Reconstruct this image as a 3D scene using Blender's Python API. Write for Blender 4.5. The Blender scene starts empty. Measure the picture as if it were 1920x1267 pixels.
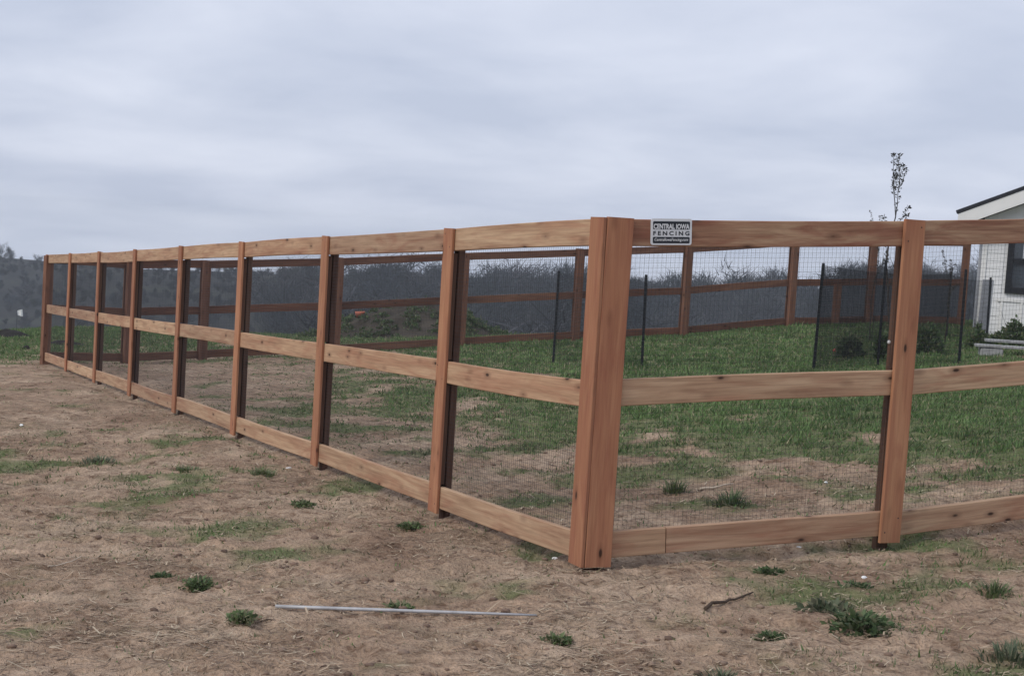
import bpy, bmesh, math, random
import numpy as np
from mathutils import Vector, Matrix

random.seed(7)
rng = np.random.default_rng(11)
scene = bpy.context.scene
COL = scene.collection

# ------------------------------------------------------------------ camera
FPX = 2700.0                      # focal length in photo pixels (photo 1920 x 1267)
PITCH, ROLL = math.radians(4.0), 0.062
F_ = np.array([0, math.cos(PITCH), -math.sin(PITCH)])
R0 = np.array([1.0, 0, 0]); U0 = np.array([0, math.sin(PITCH), math.cos(PITCH)])
XR = R0 * math.cos(ROLL) + U0 * math.sin(ROLL)
YD = R0 * math.sin(ROLL) - U0 * math.cos(ROLL)
cam_data = bpy.data.cameras.new('camera')
cam = bpy.data.objects.new('camera', cam_data); COL.objects.link(cam)
cam_data.sensor_fit = 'HORIZONTAL'; cam_data.sensor_width = 36.0
cam_data.lens = 36.0 * FPX / 1920.0
cam_data.clip_start = 0.05; cam_data.clip_end = 8000
cam.matrix_world = Matrix(((XR[0], -YD[0], -F_[0], 0), (XR[1], -YD[1], -F_[1], 0), (XR[2], -YD[2], -F_[2], 0), (0, 0, 0, 1)))
scene.camera = cam

# ------------------------------------------------------------------ sky, sun, exposure
SUN_EL, SUN_AZ = math.radians(44), math.radians(238)     # azimuth clockwise from +Y
world = bpy.data.worlds.new('World'); scene.world = world; world.use_nodes = True
wn, wl = world.node_tree.nodes, world.node_tree.links
wn.clear()
def WN(t, **k):
    n = wn.new(t)
    for a, b in k.items(): setattr(n, a, b)
    return n
w_out = WN('ShaderNodeOutputWorld'); w_bg = WN('ShaderNodeBackground'); w_bg.inputs['Strength'].default_value = 0.1
w_sky = WN('ShaderNodeTexSky', sky_type='NISHITA', sun_disc=False, sun_elevation=SUN_EL, sun_rotation=SUN_AZ, altitude=300, dust_density=2.0)
w_tc = WN('ShaderNodeTexCoord')
w_sep = WN('ShaderNodeSeparateXYZ'); wl.new(w_tc.outputs['Generated'], w_sep.inputs[0])
w_z = WN('ShaderNodeMath', operation='ADD'); wl.new(w_sep.outputs['Z'], w_z.inputs[0]); w_z.inputs[1].default_value = 0.22
w_zm = WN('ShaderNodeMath', operation='MAXIMUM'); wl.new(w_z.outputs[0], w_zm.inputs[0]); w_zm.inputs[1].default_value = 0.12
w_dv = WN('ShaderNodeVectorMath', operation='DIVIDE'); wl.new(w_tc.outputs['Generated'], w_dv.inputs[0])
w_cmb = WN('ShaderNodeCombineXYZ')
for i in range(3): wl.new(w_zm.outputs[0], w_cmb.inputs[i])
wl.new(w_cmb.outputs[0], w_dv.inputs[1])
w_map = WN('ShaderNodeMapping'); w_map.inputs['Scale'].default_value = (0.95, 1.15, 0.8); w_map.inputs['Rotation'].default_value = (0, 0, 0.6)
w_map.inputs['Location'].default_value = (3.3, 1.7, 0)
wl.new(w_dv.outputs[0], w_map.inputs['Vector'])
w_n1 = WN('ShaderNodeTexNoise'); w_n1.inputs['Scale'].default_value = 1.7; w_n1.inputs['Detail'].default_value = 8; w_n1.inputs['Roughness'].default_value = 0.5; w_n1.inputs['Distortion'].default_value = 0.25
wl.new(w_map.outputs[0], w_n1.inputs['Vector'])
w_rp = WN('ShaderNodeValToRGB')
w_rp.color_ramp.elements[0].position = 0.32; w_rp.color_ramp.elements[0].color = (0.525, 0.58, 0.72, 1)
w_rp.color_ramp.elements[1].position = 0.66; w_rp.color_ramp.elements[1].color = (0.70, 0.745, 0.87, 1)
wl.new(w_n1.outputs['Fac'], w_rp.inputs['Fac'])
w_sc = WN('ShaderNodeVectorMath', operation='SCALE'); w_sc.inputs['Scale'].default_value = 10.0
wl.new(w_rp.outputs['Color'], w_sc.inputs[0])
w_mx = WN('ShaderNodeMix', data_type='RGBA'); w_mx.inputs['Factor'].default_value = 0.94     # cloud cover
wl.new(w_sky.outputs[0], w_mx.inputs['A']); wl.new(w_sc.outputs[0], w_mx.inputs['B'])
wl.new(w_mx.outputs['Result'], w_bg.inputs['Color']); wl.new(w_bg.outputs[0], w_out.inputs['Surface'])

sun_data = bpy.data.lights.new('sun', 'SUN'); sun_data.energy = 1.5; sun_data.angle = math.radians(22); sun_data.color = (1.0, 0.94, 0.84)
sun = bpy.data.objects.new('sun', sun_data); COL.objects.link(sun)
sdir = Vector((math.sin(SUN_AZ) * math.cos(SUN_EL), math.cos(SUN_AZ) * math.cos(SUN_EL), math.sin(SUN_EL)))
sun.rotation_euler = sdir.to_track_quat('Z', 'Y').to_euler()
scene.view_settings.view_transform = 'Standard'; scene.view_settings.look = 'None'
scene.view_settings.gamma = 1.0; scene.view_settings.use_curve_mapping = False
scene.view_settings.exposure = 0.08
scene.cycles.max_bounces = 6; scene.cycles.volume_bounces = 2; scene.cycles.transparent_max_bounces = 12

# ------------------------------------------------------------------ helpers
def P(px, py, D):                  # a point at view depth D seen at a photo pixel
    return D * (F_ + (px - 960) / FPX * XR + (py - 633.5) / FPX * YD)

def tag(o, label=None, cat=None, group=None, kind=None):
    if label: o['label'] = label
    if cat: o['category'] = cat
    if group: o['group'] = group
    if kind: o['kind'] = kind
    return o

def empty(name, loc):
    o = bpy.data.objects.new(name, None); COL.objects.link(o); o.location = Vector(loc); o.empty_display_size = 0.2
    return o

def link(name, me, mat=None, parent=None, M=None):
    o = bpy.data.objects.new(name, me); COL.objects.link(o)
    if mat is not None and len(me.materials) == 0: me.materials.append(mat)
    M = M if M is not None else Matrix.Identity(4)
    if parent is not None:
        o.parent = parent
        if parent.type == 'EMPTY': M = Matrix.Translation(-parent.location) @ M
    o.matrix_basis = M
    return o

def np_mesh(name, V, T, cols=None, smooth=False):
    """triangle mesh from numpy arrays, optional per-vertex colour"""
    me = bpy.data.meshes.new(name)
    V = np.ascontiguousarray(V, dtype=np.float32); T = np.ascontiguousarray(T, dtype=np.int32)
    k = T.shape[1]
    me.vertices.add(len(V)); me.vertices.foreach_set('co', V.ravel())
    me.loops.add(T.size); me.loops.foreach_set('vertex_index', T.ravel())
    me.polygons.add(len(T)); me.polygons.foreach_set('loop_start', np.arange(0, T.size, k, dtype=np.int32))
    if smooth: me.polygons.foreach_set('use_smooth', np.ones(len(T), dtype=bool))
    if cols is not None:
        a = me.color_attributes.new('Col', 'FLOAT_COLOR', 'POINT')
        c = np.ones((len(V), 4), dtype=np.float32); c[:, :cols.shape[1]] = cols
        a.data.foreach_set('color', c.ravel())
    me.update(calc_edges=True); me.validate()
    return me

def frame(p0, p1, side):           # local X from p0 to p1, local Y towards 'side'
    p0, p1, side = Vector(p0), Vector(p1), Vector(side)
    x = (p1 - p0).normalized(); y = (side - x * side.dot(x)).normalized(); z = x.cross(y)
    M = Matrix(((x.x, y.x, z.x, 0), (x.y, y.y, z.y, 0), (x.z, y.z, z.z, 0), (0, 0, 0, 1)))
    M.translation = (p0 + p1) / 2
    return M, (p1 - p0).length

def board_mesh(L, t, w, nseg=4, bow=0.0, ch=0.004):
    """chamfered board, length on X, thickness t on Y, width w on Z, centred; a little bowed"""
    hy, hz = t / 2, w / 2
    sec = [(-hy + ch, -hz), (hy - ch, -hz), (hy, -hz + ch), (hy, hz - ch), (hy - ch, hz), (-hy + ch, hz), (-hy, hz - ch), (-hy, -hz + ch)]
    vs, fs = [], []
    a, b = random.uniform(-bow, bow), random.uniform(-bow, bow)
    for i in range(nseg + 1):
        u = i / nseg; s = math.sin(math.pi * u)
        for (y, z) in sec: vs.append((L * (u - .5), y + a * s * .4, z + b * s))
    for i in range(nseg):
        for k in range(8):
            k2 = (k + 1) % 8
            fs.append((i * 8 + k, i * 8 + k2, i * 8 + 8 + k2, i * 8 + 8 + k))
    fs.append(tuple(reversed(range(8)))); fs.append(tuple(nseg * 8 + k for k in range(8)))
    me = bpy.data.meshes.new('board'); me.from_pydata(vs, [], [tuple(reversed(f)) for f in fs]); me.update()
    return me

def board(name, p0, p1, side, t, w, mat, parent, nseg=4, bow=0.0):
    M, L = frame(p0, p1, side)
    return link(name, board_mesh(L, t, w, nseg, bow), mat, parent, M)

def box_mesh(name, sx, sy, sz, bev=0.0):
    bm = bmesh.new(); bmesh.ops.create_cube(bm, size=1)
    bmesh.ops.scale(bm, vec=(sx, sy, sz), verts=bm.verts)
    if bev: bmesh.ops.bevel(bm, geom=bm.edges[:], offset=bev, segments=1, affect='EDGES')
    me = bpy.data.meshes.new(name); bm.to_mesh(me); bm.free(); return me

def tubes(segs, nside=3):
    """arrays for many tapered tubes: segs = list of (p0, p1, r0, r1)"""
    p0 = np.array([s[0] for s in segs], float); p1 = np.array([s[1] for s in segs], float)
    r0 = np.array([s[2] for s in segs], float)[:, None]; r1 = np.array([s[3] for s in segs], float)[:, None]
    d = p1 - p0; d /= np.maximum(np.linalg.norm(d, axis=1, keepdims=True), 1e-9)
    ref = np.where(np.abs(d[:, 2:3]) > .9, np.array([[1., 0, 0]]), np.array([[0, 0, 1.]]))
    a = np.cross(d, ref); a /= np.linalg.norm(a, axis=1, keepdims=True); b = np.cross(d, a)
    n = len(segs); V = np.zeros((n, 2 * nside, 3))
    for k in range(nside):
        t = 2 * math.pi * k / nside; o = math.cos(t) * a + math.sin(t) * b
        V[:, k] = p0 + o * r0; V[:, nside + k] = p1 + o * r1
    T = []
    for k in range(nside):
        k2 = (k + 1) % nside
        T += [(k, k2, nside + k2), (k, nside + k2, nside + k)]
    T = np.array(T)[None] + (np.arange(n) * 2 * nside)[:, None, None]
    return V.reshape(-1, 3), T.reshape(-1, 3)

# numpy gradient noise
_perm = np.random.default_rng(5).permutation(512); _perm = np.concatenate([_perm, _perm, _perm])
_ga = np.random.default_rng(6).uniform(0, 2 * math.pi, 512); _gx, _gy = np.cos(_ga), np.sin(_ga)
def pn(x, y):
    xi = np.floor(x).astype(int); yi = np.floor(y).astype(int); xf = x - xi; yf = y - yi
    u = xf ** 3 * (xf * (xf * 6 - 15) + 10); v = yf ** 3 * (yf * (yf * 6 - 15) + 10)
    def g(ix, iy, dx, dy):
        h = _perm[_perm[ix & 511] + (iy & 511)]; return _gx[h] * dx + _gy[h] * dy
    a = g(xi, yi, xf, yf); b = g(xi + 1, yi, xf - 1, yf); c = g(xi, yi + 1, xf, yf - 1); d = g(xi + 1, yi + 1, xf - 1, yf - 1)
    return (a + (b - a) * u) * (1 - v) + (c + (d - c) * u) * v
def fbm(x, y, o=4, g=.5):
    s = 0; a = 1.0
    for k in range(o): s = s + a * pn(x * 2 ** k + 17.3 * k, y * 2 ** k - 9.1 * k); a *= g
    return s
def sstep(a, b, x):
    t = np.clip((x - a) / (b - a), 0, 1); return t * t * (3 - 2 * t)

# ------------------------------------------------------------------ materials
def new_mat(name):
    m = bpy.data.materials.new(name); m.use_nodes = True
    nt = m.node_tree; b = nt.nodes['Principled BSDF']
    return m, nt, b
def N(nt, t, **k):
    n = nt.nodes.new(t)
    for a, v in k.items(): setattr(n, a, v)
    return n
def ramp(nt, fac, stops, interp='LINEAR'):
    r = N(nt, 'ShaderNodeValToRGB'); cr = r.color_ramp; cr.interpolation = interp
    while len(cr.elements) < len(stops): cr.elements.new(0.5)
    for e, (p, c) in zip(cr.elements, stops): e.position = p; e.color = (*c, 1) if len(c) == 3 else c
    nt.links.new(fac, r.inputs['Fac']); return r.outputs['Color']
def mixc(nt, fac, a, b, mode='MIX'):
    m = N(nt, 'ShaderNodeMix', data_type='RGBA', blend_type=mode)
    for v, s in ((fac, 'Factor'), (a, 'A'), (b, 'B')):
        if hasattr(v, 'type') and not isinstance(v, (tuple, float)): nt.links.new(v, m.inputs[s])
        elif isinstance(v, tuple): m.inputs[s].default_value = (*v, 1)
        else: m.inputs[s].default_value = v
    return m.outputs['Result']
def noise(nt, vec, scale, detail=4, rough=.5, dist=0):
    n = N(nt, 'ShaderNodeTexNoise'); n.inputs['Scale'].default_value = scale; n.inputs['Detail'].default_value = detail
    n.inputs['Roughness'].default_value = rough; n.inputs['Distortion'].default_value = dist
    if vec is not None: nt.links.new(vec, n.inputs['Vector'])
    return n.outputs['Fac']

def wood_mat(name, light, mid, dark, red, knot=0.55, redamt=0.4, grain=1.0):
    m, nt, b = new_mat(name); L = nt.links
    tc = N(nt, 'ShaderNodeTexCoord'); oi = N(nt, 'ShaderNodeObjectInfo')
    sc = N(nt, 'ShaderNodeMath', operation='MULTIPLY'); L.new(oi.outputs['Random'], sc.inputs[0]); sc.inputs[1].default_value = 37.0
    cb = N(nt, 'ShaderNodeCombineXYZ')
    L.new(sc.outputs[0], cb.inputs[0]); L.new(sc.outputs[0], cb.inputs[1]); L.new(sc.outputs[0], cb.inputs[2])
    ad = N(nt, 'ShaderNodeVectorMath', operation='ADD'); L.new(tc.outputs['Object'], ad.inputs[0]); L.new(cb.outputs[0], ad.inputs[1])
    def mapped(s):
        mp = N(nt, 'ShaderNodeMapping'); mp.inputs['Scale'].default_value = s; L.new(ad.outputs[0], mp.inputs['Vector']); return mp.outputs[0]
    # knots bend the grain around them
    vk = N(nt, 'ShaderNodeTexVoronoi'); vk.inputs['Scale'].default_value = 1.0; vk.inputs['Randomness'].default_value = 1.0
    L.new(mapped((3.9, 4.0, 9.5)), vk.inputs['Vector'])
    g1 = noise(nt, mapped((1.3, 16, 16)), 1.0, 5, .6, .6)
    g2 = noise(nt, mapped((3.0, 95, 95)), 1.0, 3, .6)
    patch = noise(nt, mapped((1.6, 3, 11)), 1.0, 4, .55, 1.2)
    col = ramp(nt, g1, [(.48 - .18 * grain ** -1, dark), (0.47 + (grain < 1) * .02, mid), (.48 + .18 * grain ** -1, light)])
    pr = ramp(nt, patch, [(0.46, (0, 0, 0)), (0.66, (1, 1, 1))])
    mr = N(nt, 'ShaderNodeMath', operation='MULTIPLY'); L.new(pr, mr.inputs[0]); mr.inputs[1].default_value = redamt
    col = mixc(nt, mr.outputs[0], col, red)
    fine = ramp(nt, g2, [(0.3, (1 - .22 * grain, 1 - .24 * grain, 1 - .26 * grain)), (0.6, (1.05, 1.05, 1.05))])
    col = mixc(nt, 1.0, col, fine, 'MULTIPLY')
    kh = ramp(nt, vk.outputs['Distance'], [(0.06, (1, 1, 1)), (0.27, (0, 0, 0))])
    kn = N(nt, 'ShaderNodeMath', operation='MULTIPLY'); L.new(kh, kn.inputs[0]); kn.inputs[1].default_value = knot
    col = mixc(nt, kn.outputs[0], col, tuple(c * .34 for c in red))
    kc = ramp(nt, vk.outputs['Distance'], [(0.06, (1, 1, 1)), (0.115, (0, 0, 0))])
    kc2 = N(nt, 'ShaderNodeMath', operation='MULTIPLY'); L.new(kc, kc2.inputs[0]); kc2.inputs[1].default_value = .92
    col = mixc(nt, kc2.outputs[0], col, (.035, .018, .012))
    # board-to-board tone
    tone = ramp(nt, oi.outputs['Random'], [(0, (.76, .71, .70)), (.3, (1.04, 1.02, .97)), (.5, (.90, .82, .79)), (.75, (1.12, 1.10, 1.04)), (1, (.97, .88, .82))])
    col = mixc(nt, 1.0, col, tone, 'MULTIPLY')
    L.new(col, b.inputs['Base Color']); b.inputs['Roughness'].default_value = .75; b.inputs['Specular IOR Level'].default_value = .25
    bp = N(nt, 'ShaderNodeBump'); bp.inputs['Strength'].default_value = .25; bp.inputs['Distance'].default_value = .002
    L.new(g2, bp.inputs['Height']); L.new(bp.outputs[0], b.inputs['Normal'])
    return m

def plain_mat(name, c, rough=.7, spec=.3, metal=0.0, var=.18, scale=6.0):
    m, nt, b = new_mat(name); tc = N(nt, 'ShaderNodeTexCoord')
    n = noise(nt, tc.outputs['Object'], scale, 4, .6)
    col = ramp(nt, n, [(.3, tuple(v * (1 - var) for v in c)), (.7, tuple(min(v * (1 + var), 1) for v in c))])
    nt.links.new(col, b.inputs['Base Color']); b.inputs['Roughness'].default_value = rough
    b.inputs['Specular IOR Level'].default_value = spec; b.inputs['Metallic'].default_value = metal
    return m

def attr_mat(name, rough=.8, trans=0.0, spec=.2):
    m, nt, b = new_mat(name); a = N(nt, 'ShaderNodeVertexColor'); a.layer_name = 'Col'
    nt.links.new(a.outputs['Color'], b.inputs['Base Color']); b.inputs['Roughness'].default_value = rough; b.inputs['Specular IOR Level'].default_value = spec
    if trans:
        tr = N(nt, 'ShaderNodeBsdfTranslucent'); nt.links.new(a.outputs['Color'], tr.inputs['Color'])
        mx = N(nt, 'ShaderNodeMixShader'); mx.inputs[0].default_value = trans
        nt.links.new(b.outputs[0], mx.inputs[1]); nt.links.new(tr.outputs[0], mx.inputs[2])
        nt.links.new(mx.outputs[0], nt.nodes['Material Output'].inputs['Surface'])
    return m

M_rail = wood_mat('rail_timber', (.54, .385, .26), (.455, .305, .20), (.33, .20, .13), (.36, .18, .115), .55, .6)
M_rail_red = wood_mat('red_rail_timber', (.52, .37, .24), (.38, .225, .145), (.23, .11, .072), (.27, .115, .075), .65, .95)
M_trim = wood_mat('trim_timber', (.49, .265, .152), (.405, .195, .112), (.30, .13, .078), (.31, .12, .076), .4, .5, .6)
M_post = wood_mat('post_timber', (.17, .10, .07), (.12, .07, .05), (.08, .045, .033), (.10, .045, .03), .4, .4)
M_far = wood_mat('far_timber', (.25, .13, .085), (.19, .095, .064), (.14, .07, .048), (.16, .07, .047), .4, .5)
M_wire = plain_mat('black_wire', (.035, .037, .042), .5, .4)
M_net = plain_mat('black_net', (.012, .013, .016), .8, .2)
M_stake = plain_mat('dark_steel', (.012, .014, .018), .6, .4)
M_white = plain_mat('white_siding', (.80, .80, .80), .6, .3, 0, .04, 2)
M_whitet = plain_mat('white_trim', (.82, .81, .79), .5, .3, 0, .04, 2)
M_black = plain_mat('black_frame', (.012, .013, .017), .45, .4)
M_roof = plain_mat('dark_shingle', (.035, .037, .045), .9, .2, 0, .3, 30)
M_soffit = plain_mat('soffit', (.45, .44, .40), .7, .2, 0, .06, 3)
M_glass = plain_mat('window_glass', (.035, .045, .055), .06, .8, 0, .1, 2)
M_curtain = plain_mat('curtain', (.55, .57, .6), .9, .1, 0, .1, 12)
M_pole = plain_mat('grey_metal', (.42, .42, .43), .5, .4, .25, .18, 14)
M_conc = plain_mat('concrete', (.34, .34, .34), .9, .2, 0, .2, 14)
M_grey = plain_mat('grey_board', (.40, .41, .44), .8, .2, 0, .1, 5)
M_signw = plain_mat('sign_white', (.72, .73, .74), .4, .4, 0, .05, 8)
M_signk = plain_mat('sign_black', (.012, .016, .024), .4, .4, 0, .1, 8)
M_orange = plain_mat('orange_plastic', (.40, .12, .07), .5, .4)
M_red = plain_mat('red_plastic', (.55, .05, .06), .5, .4)
M_plain_white = plain_mat('white_plastic', (.8, .8, .78), .5, .4)
M_leaf = attr_mat('leaf', .6, .25, .3)
M_straw = attr_mat('straw', .8, 0.1, .2)
M_bark = plain_mat('bark', (.06, .05, .045), .9, .1, 0, .3, 20)
M_twig = attr_mat('bare_twigs', .9)
M_mulch = plain_mat('dark_soil', (.03, .027, .026), .95, .1, 0, .4, 8)

# ------------------------------------------------------------------ terrain
C = np.array([0.43, 7.40])
LD = np.array([-7.95, 24.33]) - C; LLEN = np.linalg.norm(LD); LD /= LLEN       # left run direction
pl = lambda x, y: -1.70 + .0644 * (x - .43) - .0219 * (y - 7.4)
left_z = [-1.70, -1.80, -1.91, -2.03, -2.15, -2.27, -2.39, -2.50, -2.61]
left_s = [0.0] + [1.98 + (LLEN - 1.98) / 7 * k for k in range(8)]
ctrl = [(*(C + LD * s), z) for s, z in zip(left_s, left_z)]
R1 = (2.21, 8.07, -1.60); R2 = (4.385, 9.08, -1.40); R3 = (6.55, 10.1, -1.17)
ctrl += [R1, R2, R3]
back = [(-7.95, 24.33, -2.61), (-6.85, 25.45, -2.66), (-5.69, 26.35, -2.60), (-3.35, 27.2, -2.42), (-1.02, 28.0, -2.19), (1.23, 28.6, -1.98), (3.42, 29.15, -1.78), (5.72, 30.1, -1.50)]
back2 = [(5.72, 30.1, -1.50), (7.58, 30.9, -1.39), (9.46, 30.49, -1.28)]
ctrl += back[1:] + back2[1:]
for x, y in ((-3, 3), (3, 3), (-8, 8), (8, 5), (-13, 13), (0, 0), (12, 0), (-12, 2), (-14, 20)): ctrl.append((x, y, pl(x, y)))
for px, py, D in ((40, 622, 42), (560, 632, 42), (1000, 632, 42), (1250, 632, 38), (1500, 622, 40)): ctrl.append(tuple(P(px, py, D)))
ctrl += [(8.9, 28, -1.36), (15, 26, -.9), (15, 12, -.6), (16, 35, -1.0), (-16, 30, -3.2), (-16, 42, -4.1)]
ctrl = np.array(ctrl)
def _tps():
    n = len(ctrl); d = np.linalg.norm(ctrl[:, None, :2] - ctrl[None, :, :2], axis=2)
    K = np.where(d > 0, d ** 2 * np.log(d + 1e-12), 0) + np.eye(n) * .6
    Pm = np.c_[np.ones(n), ctrl[:, :2]]
    A = np.zeros((n + 3, n + 3)); A[:n, :n] = K; A[:n, n:] = Pm; A[n:, :n] = Pm.T
    return np.linalg.solve(A, np.r_[ctrl[:, 2], 0, 0, 0])
_w = _tps()
def zn(x, y):
    x = np.asarray(x, float); y = np.asarray(y, float)
    xc, yc = np.clip(x, -17, 18), np.clip(y, -3, 46); sh = xc.shape; xf, yf = xc.ravel(), yc.ravel()
    z = _w[-3] + _w[-2] * xf + _w[-1] * yf
    for i in range(len(ctrl)):
        d2 = (xf - ctrl[i, 0]) ** 2 + (yf - ctrl[i, 1]) ** 2
        z = z + _w[i] * .5 * d2 * np.log(d2 + 1e-12)
    return z.reshape(sh) + .03 * np.clip(x - xc, -60, 60)
def ground_z(x, y):
    x = np.asarray(x, float); y = np.asarray(y, float)
    z = zn(x, y)
    az = x / np.maximum(y, 30.0)
    ridge = 12.5 + 5.0 * sstep(.12, .26, az) + 1.5 * pn(x / 70, y / 90) - 2.5 * np.exp(-((az + .02) / .12) ** 2)
    zf = -25 + sstep(190, 345, y) * ridge + 1.2 * pn(x / 40, y / 40)
    zf = zf - .075 * np.clip(y - 352, 0, None)
    t = sstep(44, 135, y)
    return z * (1 - t) + zf * t
def fence_shade_hollow(x, y):             # hollow added along the two near fence runs to deepen shade under the rails
    d = np.full(np.shape(x), 9.0)
    for a, b in ((C, C + LD * LLEN), (C, np.array(R1[:2])), (np.array(R1[:2]), np.array(R2[:2]))):
        ab = b - a; t = np.clip(((x - a[0]) * ab[0] + (y - a[1]) * ab[1]) / ab.dot(ab), 0, 1)
        d = np.minimum(d, np.hypot(x - a[0] - ab[0] * t, y - a[1] - ab[1] * t))
    return sstep(.22, .06, d) * (.75 + .8 * pn(x * 2.1, y * 2.1))
def relief(x, y):                   # clods and hollows of the bare soil, with the added shade hollow
    return -.045 * fence_shade_hollow(x, y) + .03 * fbm(x * 2.1, y * 2.6, 2) + .02 * fbm(x * 5.5, y * 7, 3, .6) - .045 * np.abs(fbm(x * 3.7 + 7, y * 4.9, 3, .6)) + .012 + .03 * pn(x * .7, y * .7)
def gz(x, y): return float(ground_z(np.array([x]), np.array([y]))[0])
def on_ground(px, py):              # where the view ray through a photo pixel meets the ground
    lo, hi = 2.5, 60.0
    Ds = np.linspace(2.5, 60, 500); pts = np.array([P(px, py, d) for d in Ds])
    below = pts[:, 2] < ground_z(pts[:, 0], pts[:, 1])
    i = int(np.argmax(below)) if below.any() else len(Ds) - 1
    lo, hi = Ds[max(i - 1, 0)], Ds[i]
    for _ in range(25):
        m = (lo + hi) / 2; p = P(px, py, m)
        if p[2] < gz(p[0], p[1]): hi = m
        else: lo = m
    p = P(px, py, hi); return np.array([p[0], p[1], gz(p[0], p[1])]), hi

# how green the ground is, from points noted in the photograph
GREEN = [(500, 890, .4), (420, 1000, .34), (360, 1060, .36), (800, 1005, .26), (540, 830, .3), (250, 920, .3), (180, 860, .44), (350, 880, .44), (0, 760, .25), (90, 740, .1), (370, 1090, .25), (100, 1130, .05), (300, 1000, .24), (600, 1000, .26), (900, 1200, .03), (700, 1230, .03), (300, 1220, .06),
 (1450, 1080, .36), (1860, 1100, .5), (1900, 1230, .7), (1640, 1220, .2), (1750, 1090, .46), (1780, 1160, .36), (1900, 1160, .5), (700, 940, .3), (960, 1020, .42), (1150, 1180, .06), (1300, 1070, .36), (1050, 1120, .06), (820, 1060, .08), (560, 1120, .06),
 (300, 800, .12), (200, 760, .06), (100, 720, .04), (40, 690, .1), (20, 662, .85), (60, 640, .95), (20, 628, 1), (200, 640, .7), (300, 645, .6),
 (300, 700, .05), (400, 700, .1), (500, 720, .15), (520, 690, .15), (420, 740, .05), (680, 720, .7), (700, 800, .45), (650, 750, .5), (760, 760, .75), (700, 860, .16), (900, 760, .8), (1000, 720, .9), (950, 840, .66), (1000, 900, .4), (1050, 850, .6), (900, 900, .22), (640, 830, .18), (1000, 970, .1),
 (1300, 720, 1), (1250, 820, 1), (1550, 850, 1), (1300, 885, .3), (1400, 895, .25), (1600, 915, .6), (1200, 905, .6), (1250, 975, .08), (1500, 960, .15), (1400, 950, .12), (1600, 980, .12), (1800, 800, 1), (1850, 890, .85), (1850, 935, .3), (1760, 965, .1), (1880, 980, .2),
 (1000, 670, .95), (900, 668, .85), (1100, 655, .9), (1300, 650, .9), (1500, 640, 1), (1250, 648, .7), (1800, 700, 1), (1900, 670, .8), (1000, 636, .95), (700, 650, .8), (1450, 680, 1), (560, 665, .35), (800, 690, .6)]
_gp = []
for px, py, g in GREEN:
    q, _ = on_ground(px, py); _gp.append((q[0], q[1], g))
_gp = np.array(_gp)
def green(x, y):
    x = np.asarray(x, float); y = np.asarray(y, float); s = np.zeros_like(x) + 1e-9; v = np.zeros_like(x) + .5e-9
    for gx, gy, g in _gp:
        r = .28 + .055 * gy
        w = np.exp(-((x - gx) ** 2 + ((y - gy) / 1.5) ** 2) / (2 * r * r)) + 1e-5 / (1 + (x - gx) ** 2 + (y - gy) ** 2)
        s += w; v += w * g
    g = v / s
    return np.where(y > 45, 1.0, g)
def cover(x, y):                    # broken up into tufts and bare spots
    g = green(x, y); n = .5 + .75 * fbm(x * 1.1 + 5, y * 1.1, 4, .6)
    return sstep(-.16, .2, g - n * .95 - .02 + .1 * (g > .9))

# graded sheet: fine near the fence, coarse towards the horizon
def axis(lo_f, hi_f, step, lo, hi, grow):
    a = list(np.arange(lo_f, hi_f, step)); s = step; p = a[-1]
    while p < hi: s *= grow; p += s; a.append(min(p, hi))
    s = step; p = a[0]; b = []
    while p > lo: s *= grow; p -= s; b.append(max(p, lo))
    return np.array(b[::-1] + a)
gx = axis(-4.6, 4.8, .033, -480, 480, 1.045); gy = axis(4.2, 12.5, .033, -120, 800, 1.022)
GX, GY = np.meshgrid(gx, gy); 
GZ = ground_z(GX, GY); fade = sstep(60, 30, GY) * sstep(-6, 2, GY)
GZ = GZ + relief(GX, GY) * fade
ny, nx = GX.shape
idx = np.arange(ny * nx).reshape(ny, nx)
Q = np.stack([idx[:-1, :-1], idx[:-1, 1:], idx[1:, 1:], idx[1:, :-1]], -1).reshape(-1, 4)
cv = cover(GX, GY); far_w = sstep(60, 150, GY)
gcol = np.stack([cv, far_w, np.clip(green(GX, GY), 0, 1)], -1).reshape(-1, 3)
ground_me = np_mesh('ground', np.stack([GX, GY, GZ], -1).reshape(-1, 3), Q, gcol, smooth=True)

m, nt, b = new_mat('soil_and_turf'); L = nt.links
at = N(nt, 'ShaderNodeVertexColor'); at.layer_name = 'Col'
sp = N(nt, 'ShaderNodeSeparateColor'); L.new(at.outputs['Color'], sp.inputs[0])
geo = N(nt, 'ShaderNodeNewGeometry'); pos = geo.outputs['Position']
mp = N(nt, 'ShaderNodeMapping'); mp.inputs['Scale'].default_value = (1, 1, .2); L.new(pos, mp.inputs['Vector']); pos = mp.outputs[0]
n1 = noise(nt, pos, 1.3, 6, .62, .4); n2 = noise(nt, pos, 9, 5, .65, .3); n3 = noise(nt, pos, 55, 3, .6)
mp2 = N(nt, 'ShaderNodeMapping'); mp2.inputs['Scale'].default_value = (9, 38, 9); mp2.inputs['Rotation'].default_value = (0, 0, .25); L.new(pos, mp2.inputs['Vector'])
n4 = noise(nt, mp2.outputs[0], 1, 4, .6, .8)
dirt = ramp(nt, n1, [(.30, (.25, .168, .120)), (.5, (.39, .28, .205)), (.68, (.51, .39, .295))])
d2 = ramp(nt, n2, [(.34, (.50, .44, .40)), (.47, (.93, .92, .90)), (.58, (1.08, 1.06, 1.02)), (.7, (1.32, 1.30, 1.25))])
dirt = mixc(nt, 1.0, dirt, d2, 'MULTIPLY')
straw = ramp(nt, n4, [(.56, (0, 0, 0)), (.68, (1, 1, 1))])
sm = N(nt, 'ShaderNodeMath', operation='MULTIPLY'); L.new(straw, sm.inputs[0]); sm.inputs[1].default_value = .5
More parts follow.
